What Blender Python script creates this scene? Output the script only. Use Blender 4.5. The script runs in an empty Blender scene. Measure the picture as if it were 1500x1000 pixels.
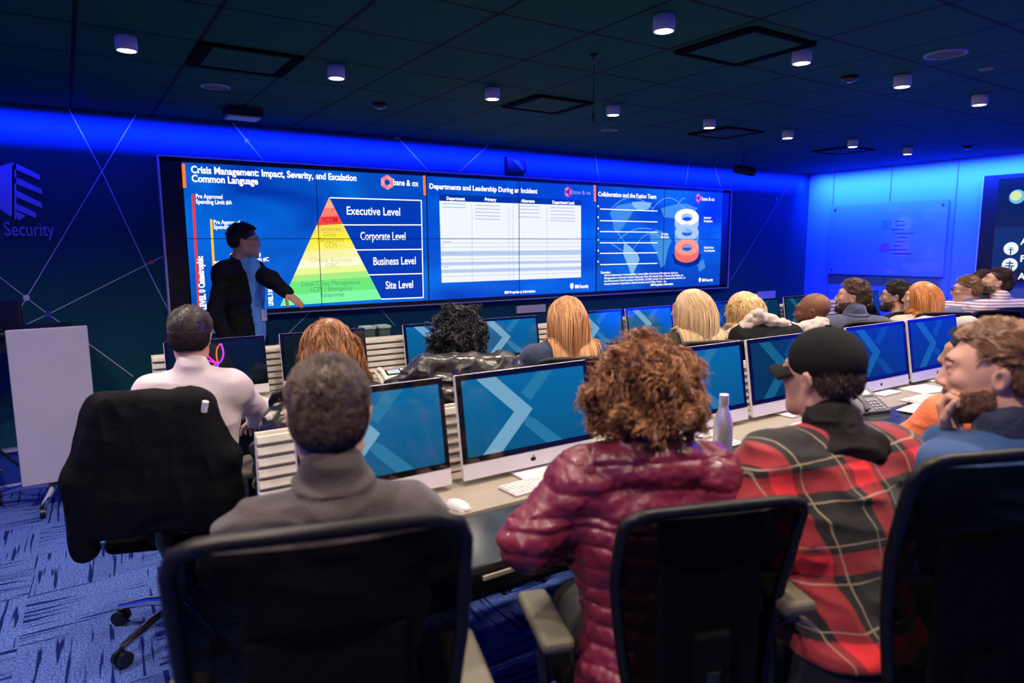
import bpy, bmesh, math, random
import numpy as np
from mathutils import Vector, Matrix, Euler
import openvdb as vdb

# ------------------------------------------------------------------ camera, world, exposure
S = bpy.context.scene
COL = S.collection
PI = math.pi
FPX, YAW, PIT, ROLL = 991.87, .5791, .1386, -.0064
CAM = np.array([-.7878, -5.8106, 1.65])
Fv = np.array([math.sin(YAW)*math.cos(PIT), math.cos(YAW)*math.cos(PIT), -math.sin(PIT)])
_R = np.array([math.cos(YAW), -math.sin(YAW), 0.]); _U = np.cross(_R, Fv)
Rv = _R*math.cos(ROLL)+_U*math.sin(ROLL); Uv = -_R*math.sin(ROLL)+_U*math.cos(ROLL)
cam_d = bpy.data.cameras.new('camera'); cam = bpy.data.objects.new('camera', cam_d); COL.objects.link(cam)
cam_d.sensor_width = 36; cam_d.lens = FPX/1500*36; cam_d.clip_start = .05
M = Matrix(((Rv[0], Uv[0], -Fv[0], CAM[0]), (Rv[1], Uv[1], -Fv[1], CAM[1]), (Rv[2], Uv[2], -Fv[2], CAM[2]), (0, 0, 0, 1)))
cam.matrix_world = M
cam_d.dof.use_dof = True; cam_d.dof.focus_distance = 4.6; cam_d.dof.aperture_fstop = 2.4
S.camera = cam
S.view_settings.view_transform = 'Standard'; S.view_settings.look = 'None'
S.view_settings.gamma = 1; S.view_settings.use_curve_mapping = False
S.view_settings.exposure = 0.0
w = bpy.data.worlds.new('world'); S.world = w; w.use_nodes = True
w.node_tree.nodes['Background'].inputs[0].default_value = (.005, .02, .12, 1)
w.node_tree.nodes['Background'].inputs[1].default_value = .3
S.cycles.max_bounces = 6; S.cycles.diffuse_bounces = 3; S.cycles.glossy_bounces = 3
S.cycles.use_denoising = True
S.cycles.sample_clamp_indirect = 3.0
CEIL = 2.63; XR = 8.0; XL = -3.6; YB = -8.2; DESK = .74

# ------------------------------------------------------------------ lights: blue cove strips, added unseen blue fill, downlight lamps
def area(name, loc, rot, sx, sy, col, e, spread=180):
    l = bpy.data.lights.new(name, 'AREA'); l.shape = 'RECTANGLE'; l.size = sx; l.size_y = sy
    l.color = col; l.energy = e*2.7; l.spread = math.radians(spread)
    o = bpy.data.objects.new(name, l); o.location = loc; o.rotation_euler = rot; COL.objects.link(o); return o
BLUE = (.004, .012, 1.0)
BLUE2 = (.008, .036, 1.0)
# strips in the ceiling edge, washing front and right; left and back added as fill
area('cove_light_front', ((XL+XR)/2, -.32, 2.60), (math.radians(70), 0, 0), XR-XL-.2, .02, BLUE, 75, 42)
area('cove_light_front_wide', ((XL+XR)/2, -.30, 2.60), (math.radians(30), 0, 0), XR-XL-.2, .02, BLUE, 14, 130)
area('cove_light_right', (XR-.30, -3.6, 2.60), (0, math.radians(-38), 0), .05, 7.0, BLUE2, 290, 110)
area('fill_light_left', (XL+.3, -3.8, 2.60), (0, math.radians(38), 0), .05, 7.5, BLUE2, 16, 160)  # unseen strip, added for blue ambient fill from the left
area('fill_light_back', ((XL+XR)/2, YB+.3, 2.60), (math.radians(-35), 0, 0), XR-XL-.2, .05, BLUE2, 5, 160)  # unseen strip, added for blue ambient on surfaces facing the camera

# ------------------------------------------------------------------ helpers: unprojection used only to read positions off
def ray(x, y): return Fv+Rv*(x-750)/FPX-Uv*(y-500)/FPX
def atd(x, y, D): return CAM+ray(x, y)*D
def onz(x, y, z): d = ray(x, y); return CAM+d*(z-CAM[2])/d[2]
def ony(x, y, Y): d = ray(x, y); return CAM+d*(Y-CAM[1])/d[1]
def onx(x, y, X): d = ray(x, y); return CAM+d*(X-CAM[0])/d[0]

def lin(c): return tuple(((v/255+.055)/1.055)**2.4 if v/255 > .04045 else v/255/12.92 for v in c)
_m = {}
def mat(name, col=(.5, .5, .5), rough=.5, metal=0, emit=None, es=1, spec=.5, coat=0, sheen=0, noise=0, nscale=8, bump=0, bscale=60, alpha=1, aniso=None, trans=0):
    if name in _m: return _m[name]
    m = bpy.data.materials.new(name); m.use_nodes = True; _m[name] = m
    nt = m.node_tree; b = nt.nodes['Principled BSDF']
    b.inputs['Base Color'].default_value = (*col, 1); b.inputs['Roughness'].default_value = rough
    b.inputs['Metallic'].default_value = metal; b.inputs['Specular IOR Level'].default_value = spec
    b.inputs['Coat Weight'].default_value = coat; b.inputs['Sheen Weight'].default_value = sheen
    b.inputs['Alpha'].default_value = alpha; b.inputs['Transmission Weight'].default_value = trans
    if emit: b.inputs['Emission Color'].default_value = (*emit, 1); b.inputs['Emission Strength'].default_value = es
    tc = nt.nodes.new('ShaderNodeTexCoord')
    if noise:
        n = nt.nodes.new('ShaderNodeTexNoise'); n.inputs['Scale'].default_value = nscale; n.inputs['Detail'].default_value = 4
        nt.links.new(tc.outputs['Object'], n.inputs['Vector'])
        r = nt.nodes.new('ShaderNodeMapRange'); r.inputs[1].default_value = .3; r.inputs[2].default_value = .7
        r.inputs[3].default_value = 1-noise; r.inputs[4].default_value = 1+noise
        nt.links.new(n.outputs[0], r.inputs[0])
        v = nt.nodes.new('ShaderNodeVectorMath'); v.operation = 'SCALE'; v.inputs[0].default_value = col
        nt.links.new(r.outputs[0], v.inputs['Scale']); nt.links.new(v.outputs[0], b.inputs['Base Color'])
    if bump:
        n2 = nt.nodes.new('ShaderNodeTexNoise'); n2.inputs['Scale'].default_value = bscale; n2.inputs['Detail'].default_value = 3
        nt.links.new(tc.outputs['Object'], n2.inputs['Vector'])
        bp = nt.nodes.new('ShaderNodeBump'); bp.inputs['Strength'].default_value = bump; bp.inputs['Distance'].default_value = .01
        nt.links.new(n2.outputs[0], bp.inputs['Height']); nt.links.new(bp.outputs[0], b.inputs['Normal'])
    return m
def emat(name, col, s=1.0):
    return mat(name, (0, 0, 0), .35, emit=lin(col), es=s, spec=.3)

def tag(o, label=None, cat=None, group=None, kind=None):
    if label: o['label'] = label
    if cat: o['category'] = cat
    if group: o['group'] = group
    if kind: o['kind'] = kind
    return o
def empty(name, loc=(0, 0, 0), rz=0, label=None, cat=None, group=None):
    o = bpy.data.objects.new(name, None); o.empty_display_size = .1; o.location = loc; o.rotation_euler = (0, 0, rz)
    COL.objects.link(o); return tag(o, label, cat, group)
def link(name, me, m=None, parent=None, smooth=False):
    if m is not None:
        for x in (m if isinstance(m, (list, tuple)) else [m]): me.materials.append(x)
    if smooth: me.polygons.foreach_set('use_smooth', [True]*len(me.polygons))
    o = bpy.data.objects.new(name, me); COL.objects.link(o)
    if parent: o.parent = parent
    return o
def copy_tree(o, parent=None):
    c = o.copy(); COL.objects.link(c)
    if parent: c.parent = parent
    for ch in list(o.children): copy_tree(ch, c)
    return c

class MB:
    """collects shapes into one mesh"""
    def __init__(s): s.v = []; s.f = []; s.mi = []; s.sm = []
    def add(s, vs, fs, mi=0, sm=False):
        o = len(s.v); s.v += [tuple(map(float, v)) for v in vs]; s.f += [tuple(i+o for i in f) for f in fs]; s.mi += [mi]*len(fs); s.sm += [sm]*len(fs); return s
    def box(s, c, d, mi=0, R=None, bev=0):
        bm = bmesh.new(); bmesh.ops.create_cube(bm, size=1)
        for v in bm.verts: v.co = Vector((v.co.x*d[0], v.co.y*d[1], v.co.z*d[2]))
        if bev: bmesh.ops.bevel(bm, geom=bm.edges[:], offset=min(bev, min(d)*.45), segments=3, affect='EDGES', profile=.5)
        for v in bm.verts:
            if R is not None: v.co = R @ v.co
            v.co += Vector(c)
        bm.verts.index_update()
        s.add([v.co[:] for v in bm.verts], [[v.index for v in f.verts] for f in bm.faces], mi, False); bm.free(); return s
    def cyl(s, a, b, ra, rb=None, n=20, mi=0, sm=True, cap=True):
        rb = ra if rb is None else rb; a = Vector(a); b = Vector(b); d = (b-a).normalized()
        u = d.orthogonal().normalized(); w_ = d.cross(u)
        vs = []
        for p, r in ((a, ra), (b, rb)):
            for i in range(n):
                t = 2*PI*i/n; vs.append(p+(u*math.cos(t)+w_*math.sin(t))*r)
        fs = [(i, (i+1) % n, n+(i+1) % n, n+i) for i in range(n)]
        s.add(vs, fs, mi, sm)
        if cap: s.add(vs[:n], [tuple(range(n-1, -1, -1))], mi); s.add(vs[n:], [tuple(range(n))], mi)
        return s
    def tube(s, pts, r, n=8, mi=0, closed=False, flat=1.0, up=(0, 0, 1)):
        pts = [Vector(p) for p in pts]; N = len(pts); vs = []
        rs = r if hasattr(r, '__len__') else [r]*N
        prev = None
        for i, p in enumerate(pts):
            if closed: t = pts[(i+1) % N]-pts[i-1]
            else: t = pts[min(i+1, N-1)]-pts[max(i-1, 0)]
            t.normalize()
            u = Vector(up).cross(t) if prev is None else prev-t*prev.dot(t)
            if u.length < 1e-4: u = t.orthogonal()
            u.normalize(); prev = u; w_ = t.cross(u)
            for k in range(n):
                a = 2*PI*k/n; vs.append(p+u*math.cos(a)*rs[i]*flat+w_*math.sin(a)*rs[i])
        fs = []
        for i in range(N if closed else N-1):
            for k in range(n):
                j = (i+1) % N
                fs.append((i*n+k, i*n+(k+1) % n, j*n+(k+1) % n, j*n+k))
        s.add(vs, fs, mi, True)
        if not closed: s.add(vs[:n], [tuple(range(n-1, -1, -1))], mi, True); s.add(vs[-n:], [tuple(range(n))], mi, True)
        return s
    def lathe(s, prof, c=(0, 0, 0), n=32, mi=0):
        vs = []
        for r, z in prof:
            for k in range(n):
                a = 2*PI*k/n; vs.append((c[0]+r*math.cos(a), c[1]+r*math.sin(a), c[2]+z))
        fs = [(i*n+k, i*n+(k+1) % n, (i+1)*n+(k+1) % n, (i+1)*n+k) for i in range(len(prof)-1) for k in range(n)]
        s.add(vs, fs, mi, True); return s
    def poly(s, pts, mi=0): s.add(pts, [tuple(range(len(pts)))], mi); return s
    def prism(s, pts, off, mi=0):
        n = len(pts); q = [tuple(np.array(p)+off) for p in pts]
        s.add(list(pts)+q, [tuple(range(n)), tuple(range(2*n-1, n-1, -1))]+[(i, n+i, n+(i+1) % n, (i+1) % n) for i in range(n)], mi); return s
    def build(s, name, m, parent=None, bevel=0):
        me = bpy.data.meshes.new(name); me.from_pydata(s.v, [], s.f); me.update()
        me.polygons.foreach_set('material_index', s.mi); me.polygons.foreach_set('use_smooth', s.sm)
        return link(name, me, m, parent)

# ------------------------------------------------------------------ materials
M_ = {
 'black': mat('black_plastic', (.006, .007, .008), .38),
 'blackgloss': mat('black_glass', (.004, .005, .006), .06, coat=.5),
 'mesh': mat('chair_mesh', (.0025, .003, .004), .95, bump=.5, bscale=400, alpha=.975, spec=.05),
 'chairframe': mat('chair_frame', (.006, .006, .006), .45, spec=.3),
 'pad': mat('arm_pad', (.12, .11, .075), .5),
 'chrome': mat('chrome', (.75, .75, .78), .12, 1),
 'alu': mat('brushed_aluminium', (.72, .70, .74), .34, .55),
 'imac': mat('silver_casing', (.74, .70, .76), .38, .15),
 'white': mat('white_plastic', (.7, .69, .67), .35),
 'cream': mat('cream_laminate', (.74, .70, .60), .4),
 'beige': mat('beige_laminate', (.33, .29, .23), .3),
 'desktop': mat('dark_glossy_worktop', (.030, .032, .034), .16, noise=.3, nscale=4),
 'steel': mat('brushed_steel', (.80, .77, .76), .32, .85, noise=.06, nscale=30),
 'fabricblack': mat('black_cloth', (.004, .0045, .005), .9, spec=.08, bump=.5, bscale=30),
 'shoe': mat('dark_shoe_leather', (.02, .018, .018), .4),
 'jeans': mat('dark_denim', (.02, .028, .05), .8),
 'trouser': mat('black_trousers', (.010, .010, .013), .8),
}
# ------------------------------------------------------------------ text
def text_mesh(s, size, bold=0.0, align='LEFT'):
    c = bpy.data.curves.new('t', 'FONT'); c.body = s; c.size = size; c.align_x = align; c.offset = bold*size; c.resolution_u = 3
    c.space_line = .95
    o = bpy.data.objects.new('t', c); COL.objects.link(o)
    dg = bpy.context.evaluated_depsgraph_get(); me = bpy.data.meshes.new_from_object(o.evaluated_get(dg))
    bpy.data.objects.remove(o); bpy.data.curves.remove(c); return me

# ------------------------------------------------------------------ room
def plane(name, pts, m, kind='structure'):
    me = bpy.data.meshes.new(name); me.from_pydata(pts, [], [(0, 1, 2, 3)]); o = link(name, me, m); o['kind'] = kind; return o
def nodes_of(m): return m.node_tree.nodes, m.node_tree.links
# carpet
mc = mat('carpet', (.1, .2, .5), .95, spec=.1); nt = mc.node_tree; N, L = nodes_of(mc); b = N['Principled BSDF']
geo = N.new('ShaderNodeNewGeometry'); sep = N.new('ShaderNodeSeparateXYZ')
rotm = N.new('ShaderNodeMapping'); rotm.inputs['Rotation'].default_value = (0, 0, math.radians(2)); L.new(geo.outputs['Position'], rotm.inputs[0]); L.new(rotm.outputs[0], sep.inputs[0])
chk = N.new('ShaderNodeTexChecker'); chk.inputs['Scale'].default_value = 1/.5; L.new(rotm.outputs[0], chk.inputs['Vector'])
chk.inputs['Color1'].default_value = (0, 0, 0, 1); chk.inputs['Color2'].default_value = (1, 1, 1, 1)
def streak(sx, sy, thr):
    mp = N.new('ShaderNodeMapping'); mp.inputs['Scale'].default_value = (sx, sy, 1); L.new(rotm.outputs[0], mp.inputs[0])
    n = N.new('ShaderNodeTexNoise'); n.inputs['Scale'].default_value = 1; n.inputs['Detail'].default_value = 1.5; L.new(mp.outputs[0], n.inputs['Vector'])
    r = N.new('ShaderNodeMapRange'); r.inputs[1].default_value = thr; r.inputs[2].default_value = thr+.05; L.new(n.outputs[0], r.inputs[0]); return r
sA = streak(46, 2.4, .565); sB = streak(2.4, 46, .565)
mx = N.new('ShaderNodeMix'); mx.data_type = 'FLOAT'; L.new(chk.outputs['Fac'], mx.inputs[0]); L.new(sA.outputs[0], mx.inputs[2]); L.new(sB.outputs[0], mx.inputs[3])
fn = N.new('ShaderNodeTexNoise'); fn.inputs['Scale'].default_value = 120; fn.inputs['Detail'].default_value = 3; L.new(geo.outputs['Position'], fn.inputs['Vector'])
cr = N.new('ShaderNodeValToRGB'); cr.color_ramp.elements[0].position = .35; cr.color_ramp.elements[0].color = (.018, .055, .28, 1); cr.color_ramp.elements[1].position = .65; cr.color_ramp.elements[1].color = (.14, .22, .62, 1)
L.new(fn.outputs[0], cr.inputs[0])
mc2 = N.new('ShaderNodeMix'); mc2.data_type = 'RGBA'; L.new(mx.outputs[0], mc2.inputs[0]); L.new(cr.outputs[0], mc2.inputs[6]); mc2.inputs[7].default_value = (.004, .014, .12, 1)
L.new(mc2.outputs[2], b.inputs['Base Color'])
plane('floor', [(XL, YB, 0), (XR, YB, 0), (XR, 0, 0), (XL, 0, 0)], mc)
# front wall: dark teal navy paint
mw = mat('front_wall_paint', (.004, .066, .085), .8, noise=.05, nscale=2, spec=.2)
plane('wall_front', [(XL, 0, 0), (XR, 0, 0), (XR, 0, CEIL), (XL, 0, CEIL)], mw)
mside = mat('blue_lit_side_wall', (.14, .30, .80), .55)  # right wall is white; its blue light wash is put into this colour
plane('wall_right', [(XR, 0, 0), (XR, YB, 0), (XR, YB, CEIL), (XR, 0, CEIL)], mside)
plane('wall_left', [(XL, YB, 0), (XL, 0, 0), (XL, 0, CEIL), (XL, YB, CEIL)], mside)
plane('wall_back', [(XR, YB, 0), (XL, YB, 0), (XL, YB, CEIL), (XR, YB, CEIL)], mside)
# ceiling with tile grid
mcl = mat('ceiling_tile', (.003, .062, .042), .8, spec=.10); N, L = nodes_of(mcl); b = N['Principled BSDF']
geo = N.new('ShaderNodeNewGeometry'); sep = N.new('ShaderNodeSeparateXYZ'); L.new(geo.outputs['Position'], sep.inputs[0])
def line(out, o0, per, wd):
    a = N.new('ShaderNodeMath'); a.operation = 'SUBTRACT'; L.new(out, a.inputs[0]); a.inputs[1].default_value = o0-per/2
    p = N.new('ShaderNodeMath'); p.operation = 'FLOORED_MODULO'; L.new(a.outputs[0], p.inputs[0]); p.inputs[1].default_value = per
    q = N.new('ShaderNodeMath'); q.operation = 'COMPARE'; L.new(p.outputs[0], q.inputs[0]); q.inputs[1].default_value = per/2; q.inputs[2].default_value = wd/2; return q
gx = line(sep.outputs[0], .834, .502, .020); gy = line(sep.outputs[1], -3.248, .541, .020)
mxm = N.new('ShaderNodeMath'); mxm.operation = 'MAXIMUM'; L.new(gx.outputs[0], mxm.inputs[0]); L.new(gy.outputs[0], mxm.inputs[1])
cm = N.new('ShaderNodeMix'); cm.data_type = 'RGBA'; L.new(mxm.outputs[0], cm.inputs[0]); cm.inputs[6].default_value = (.003, .062, .042, 1); cm.inputs[7].default_value = (.002, .003, .004, 1)
L.new(cm.outputs[2], b.inputs['Base Color'])
plane('ceiling', [(XL, 0, CEIL), (XR, 0, CEIL), (XR, YB, CEIL), (XL, YB, CEIL)], mcl)
# base trims
o = MB().box(((XL+XR)/2, -.012, .125), (XR-XL, .022, .25)).build('trim_1', mat('plinth_blue', lin((40, 70, 170)), .4)); o['kind'] = 'structure'
o = MB().box(((XL+XR)/2, -.03, .262), (XR-XL, .05, .02)).build('trim_2', M_['alu']); o['kind'] = 'structure'
o = MB().box(((XL+XR)/2, -.028, .008), (XR-XL, .012, .014)).build('trim_3', M_['white']); o['kind'] = 'structure'
o = MB().box((XR-.012, YB/2, .07), (.02, -YB, .14)).build('baseboard_right', M_['black']); o['kind'] = 'structure'

# network graphic on the front wall: thin pale lines and round nodes, each graphic one flat decal
mline = mat('decal_line', (.55, .58, .75), .6)
def W0(x, y, off=0): p = ony(x, y, 0); return Vector((p[0], -.003-off, p[2]))
def decal_line(mb, a, b, wd=.008):
    A = W0(*a); B = W0(*b); d = (B-A).normalized(); n = Vector((-d.z, 0, d.x))*wd/2
    mb.poly([A-n, B-n, B+n, A+n])
lines = [((200, 166), (12, 481)), ((100, 158), (148, 248)), ((148, 248), (213, 388)), ((213, 388), (252, 465)), ((245, 372), (70.7, 460)), ((70.7, 460), (0, 493)), ((-60, 359), (38.7, 436)),
 ((38.7, 436), (70.7, 460)), ((70.7, 460), (96, 478)), ((96, 478), (195, 551)), ((338, 177), (388, 238)), ((578, 196), (627, 250)), ((719, 209), (672, 252)), ((871, 223), (878, 268)), ((1009, 238), (1004, 272)),
 ((1045, 239), (1056, 275)), ((1152, 276), (1070, 410)), ((455, 456), (400, 510)), ((558, 453), (578, 476)), ((12, 481), (-40, 560))]
g = empty('wall_line_graphic', (0, 0, 0), 0, 'thin pale network lines painted across the front wall', 'wall graphic')
for a, b_ in lines:
    mb = MB(); decal_line(mb, a, b_, .006); mb.build('line', mline, g)
for (x, y, r, c, lb) in [(38.7, 436, .020, (215, 215, 240), 'pale round dot of the network graphic left of the video wall, above the lectern'), (70.7, 460, .022, (20, 60, 190), 'blue round dot of the network graphic just above the lectern'),
    (222, 384, .016, (225, 60, 90), 'red round dot of the network graphic left of the video wall'), (361, 206, .016, (150, 150, 190), 'grey round dot above the left end of the video wall'), (581, 200, .020, (235, 235, 240), 'white round dot on the wall above the pyramid slide'),
    (681, 243, .012, (190, 40, 80), 'small red dot on the wall left of the black wall sensor'), (876, 257, .011, (190, 40, 80), 'small red dot on the wall above the third slide'), (1137, 292, .014, (225, 215, 240), 'small white dot on the wall right of the video wall')]:
    p = W0(x, y, .002); m_ = mat('dot_%d_%d_%d' % c, lin(c), .6)
    o = MB().cyl((0, 0, 0), (0, -.004, 0), r, n=24).build('wall_dot', m_); o.location = p; tag(o, lb, 'wall dot')

# company shield and word on the left of the wall
mlogo = mat('wall_logo_violet', (.34, .32, .80), .6)
def wpoly(mb, pts, mi=0):
    mb.prism([tuple(W0(*p)) for p in pts], np.array([0, -.008, 0]), mi)
mb = MB()
wpoly(mb, [(-26, 252), (18, 238), (21, 247), (21, 320), (-12, 298), (-24, 270)])
for a, b_ in [((21, 238), (58, 256)), ((22, 259), (61, 277)), ((24, 279), (61, 297)), ((24, 298), (52, 311))]: wpoly(mb, [a, b_, (b_[0]+1, b_[1]+8), (a[0]-1, a[1]+9)])
wpoly(mb, [(18, 238), (24, 239), (24, 322), (18, 318)])
wpoly(mb, [(21, 308), (38, 316), (27, 323)])
sh = mb.build('wall_shield_emblem', mlogo); tag(sh, 'violet striped shield emblem on the front wall at the far left', 'emblem')
def wall_text(s, x0, x1, ybase, capz, m, name, parent=None, off=.004, bold=.0, x0y=None):
    """text on the front wall between two picture columns; capz = letter size in metres"""
    me = text_mesh(s, capz, bold)
    A = ony(x0, ybase, 0); B = ony(x1, x0y if x0y else ybase, 0)
    co = np.array([v.co[:] for v in me.vertices]); wd = max(co[:, 0].max(), 1e-6); sc = (B[0]-A[0])/wd
    for v in me.vertices: v.co = Vector((A[0]+v.co.x*sc, -off, A[2]+v.co.y))
    return link(name, me, m, parent)
o = wall_text('IBM Security', -38, 80, 345, .135, mlogo, 'wall_lettering', off=.006); tag(o, 'violet Security lettering below the shield emblem', 'lettering')

# ------------------------------------------------------------------ video wall
SW, SHh, SZ = 6.11, 1.146, 1.729
vw = empty('video_wall', (0, 0, 0), 0, 'long video wall of twelve joined displays showing three blue slides', 'video wall')
PD = .07                                                     # how far the display face stands off the wall
mb = MB()
for (x0, x1, z0, z1) in [(-.15, -.005, SZ-SHh/2-.03, SZ+SHh/2+.03), (SW+.005, SW+.14, SZ-SHh/2-.03, SZ+SHh/2+.03), (-.15, SW+.14, SZ+SHh/2, SZ+SHh/2+.03), (-.15, SW+.14, SZ-SHh/2-.03, SZ-SHh/2)]:
    mb.box(((x0+x1)/2, -PD/2, (z0+z1)/2), (x1-x0, PD, z1-z0))
mb.build('surround', M_['black'], vw)
mb = MB()
for x in (-.155, SW+.145): mb.box((x, -PD/2-.005, SZ), (.014, PD+.02, SHh+.08))
mb.box((SW/2, -PD/2-.005, SZ+SHh/2+.036), (SW+.3, PD+.02, .010))
mb.box((SW/2, -PD/2-.005, SZ-SHh/2-.036), (SW+.3, PD+.02, .008))
mb.build('edge_trim', M_['alu'], vw)
for r in range(2):
    for c in range(6):
        x = (c+.5)*SW/6; z = SZ+(r-.5)*SHh/2
        MB().box((x, -PD/2+.004, z), (SW/6-.003, PD-.014, SHh/2-.003)).build('display_panel', M_['blackgloss'], vw)
# slide backgrounds
def glow_mat(name, c0, c1, sc, s):
    m = bpy.data.materials.new(name); m.use_nodes = True; N, L = nodes_of(m); b = N['Principled BSDF']
    b.inputs['Base Color'].default_value = (0, 0, 0, 1); b.inputs['Roughness'].default_value = .4
    g = N.new('ShaderNodeNewGeometry'); n = N.new('ShaderNodeTexNoise'); n.inputs['Scale'].default_value = sc; n.inputs['Detail'].default_value = 2; n.inputs['Distortion'].default_value = .6
    mp = N.new('ShaderNodeMapping'); mp.inputs['Scale'].default_value = (.8, 1, 1.6); L.new(g.outputs['Position'], mp.inputs[0]); L.new(mp.outputs[0], n.inputs['Vector'])
    r = N.new('ShaderNodeValToRGB'); r.color_ramp.elements[0].position = .32; r.color_ramp.elements[1].position = .72
    r.color_ramp.elements[0].color = (*lin(c0), 1); r.color_ramp.elements[1].color = (*lin(c1), 1)
    L.new(n.outputs[0], r.inputs[0]); L.new(r.outputs[0], b.inputs['Emission Color']); b.inputs['Emission Strength'].default_value = s; return m
FY = -PD-.001
slides = []
for k, (c0, c1) in enumerate([((0, 52, 172), (0, 118, 235)), ((0, 60, 190), (0, 110, 232)), ((0, 48, 165), (10, 105, 215))]):
    x0 = k*SW/3+.004; x1 = (k+1)*SW/3-.004
    me = bpy.data.meshes.new('slide'); me.from_pydata([(x0, FY, SZ-SHh/2+.004), (x1, FY, SZ-SHh/2+.004), (x1, FY, SZ+SHh/2-.004), (x0, FY, SZ+SHh/2-.004)], [], [(0, 1, 2, 3)])
    o = link('slide', me, glow_mat('slide_blue_%d' % k, c0, c1, 1.3, 1.0), vw); slides.append(o)
def Sx(x, y): p = ony(x, y, FY); return p
def spoly(name, pts, m, sl, lay=1):
    mb = MB(); mb.poly([(Sx(*p)[0], FY-.0006*lay, Sx(*p)[2]) for p in pts]); return mb.build(name, m, slides[sl])
def spolys(name, plist, m, sl, lay=1):
    mb = MB()
    for pts, mi in plist: mb.poly([(Sx(*p)[0], FY-.0006*lay, Sx(*p)[2]) for p in pts], mi)
    return mb.build(name, m, slides[sl])
def slines(name, segs, m, sl, wd=.007, lay=2):
    mb = MB()
    for a, b_ in segs:
        A = Sx(*a); B = Sx(*b_); A = Vector((A[0], FY-.0006*lay, A[2])); B = Vector((B[0], FY-.0006*lay, B[2])); d = (B-A).normalized(); n = Vector((-d.z, 0, d.x))*wd/2
        mb.poly([A-n, B-n, B+n, A+n])
    return mb.build(name, m, slides[sl])
WH = emat('slide_white', (255, 255, 255), 1.15)
def stext(name, s, x0, y0, x1, y1, size, m=WH, sl=0, bold=.02, lay=4, vert=False, align='LEFT'):
    """a line of text on a slide, its baseline running from (x0, y0) to (x1, y1)"""
    me = text_mesh(s, size, bold); A = Sx(x0, y0); B = Sx(x1, y1)
    co = np.array([v.co[:] for v in me.vertices]); x_min = co[:, 0].min(); wd = max(co[:, 0].max()-x_min, 1e-6)
    d = np.array([B[0]-A[0], B[2]-A[2]]); ln = np.linalg.norm(d); d /= ln; sc = ln/wd
    if vert: d = np.array([0., 1.])
    else: d = np.array([1., 0.]); sc = abs(B[0]-A[0])/wd
    n = np.array([-d[1], d[0]])
    for v in me.vertices:
        q = np.array([A[0], A[2]])+d*(v.co.x-x_min)*sc+n*v.co.y
        v.co = Vector((q[0], FY-.0006*lay, q[1]))
    return link(name, me, m, slides[sl])
OR = emat('slide_orange', (255, 120, 60), 1.1)
# slide 1
spoly('slide_marker', [(266, 240), (271, 240), (273, 275), (268, 275)], OR, 0)
stext('slide_title', 'Crisis Management: Impact, Severity, and Escalation', 280, 253, 522, 262, .075, bold=.03)
stext('slide_title', 'Common Language', 281, 266, 378, 270, .075, bold=.03)
stext('slide_text', 'Pre Approved', 287, 290, 326, 291, .045, bold=.025)
stext('slide_text', 'Spending Limit #A', 287, 298, 340, 299, .045, bold=.025)
stext('slide_text', 'Pre Approved', 313, 328, 351, 328.6, .045, bold=.025)
stext('slide_text', 'Spending Limit #B', 313, 335, 366, 336, .045, bold=.025)
stext('slide_text', 'Pre Approved', 343, 376, 382, 376, .045, bold=.025)
stext('slide_text', 'Spending Limit #C', 343, 383, 394, 383, .045, bold=.025)
stext('slide_text', 'Pre Approved', 367, 410, 403, 410, .045, bold=.025)
stext('slide_text', 'Spending Limit #D', 367, 417, 415, 417, .045, bold=.025)
spoly('slide_bar', [(280.5, 284), (284.5, 284), (294, 456), (290, 456.5)], emat('slide_red', (235, 60, 60)), 0)
spoly('slide_bar', [(307.5, 321), (311, 321), (318.5, 455), (315, 455.5)], emat('slide_yellow', (255, 205, 30)), 0)
spoly('slide_bar', [(337, 371), (340.5, 371), (344.5, 453), (341, 453.5)], emat('slide_yellow', (255, 205, 30)), 0)
spoly('slide_bar', [(361, 405), (364, 405), (367, 452), (364, 452.5)], emat('slide_green', (90, 220, 110)), 0)
stext('slide_text', 'LEVEL 0 Catastrophic', 302, 453, 299, 375, .062, bold=.05, vert=True)
stext('slide_text', 'LEVEL 1 Significant', 325, 452, 322, 382, .062, bold=.05, vert=True)
stext('slide_text', 'LEVEL 3 Minor', 400, 447, 399, 414, .05, bold=.05, vert=True)
# pyramid with colour bands
apex = (482, 289); bl = (410.5, 448); br = (559, 438)
def tri(t):
    return ((apex[0]+(bl[0]-apex[0])*t, apex[1]+(bl[1]-apex[1])*t), (apex[0]+(br[0]-apex[0])*t, apex[1]+(br[1]-apex[1])*t))
bands = [(0, .10, (255, 180, 130)), (.10, .18, (255, 130, 110)), (.18, .26, (250, 70, 60)), (.26, .34, (255, 225, 90)), (.34, .43, (255, 238, 60)), (.43, .50, (252, 242, 100)), (.50, .58, (250, 245, 170)), (.58, .66, (253, 252, 215)), (.66, .72, (240, 250, 150)), (.72, .78, (170, 240, 130)), (.78, .90, (110, 235, 125)), (.90, 1.0, (130, 250, 165))]
pm = [emat('pyramid_%d' % i, c, 1.0) for i, (_, _, c) in enumerate(bands)]
pl = []
for i, (t0, t1, c) in enumerate(bands):
    a, b_ = tri(t0); c_, d_ = tri(t1); pl.append(([a, b_, d_, c_] if t0 > 0 else [a, d_, c_], i))
spolys('slide_pyramid', pl, pm, 0, 1)
spolys('slide_box', [([(484, 290), (617, 294), (617, 329), (500, 329)], 0), ([(501, 330), (617, 330), (619, 365), (520, 366)], 0), ([(521, 367), (619, 366), (619.5, 400), (540, 402)], 0), ([(541, 403), (619.5, 401), (620, 436), (558, 438)], 0)], emat('slide_box_blue', (0, 62, 190), .9), 0, .5)
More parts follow.
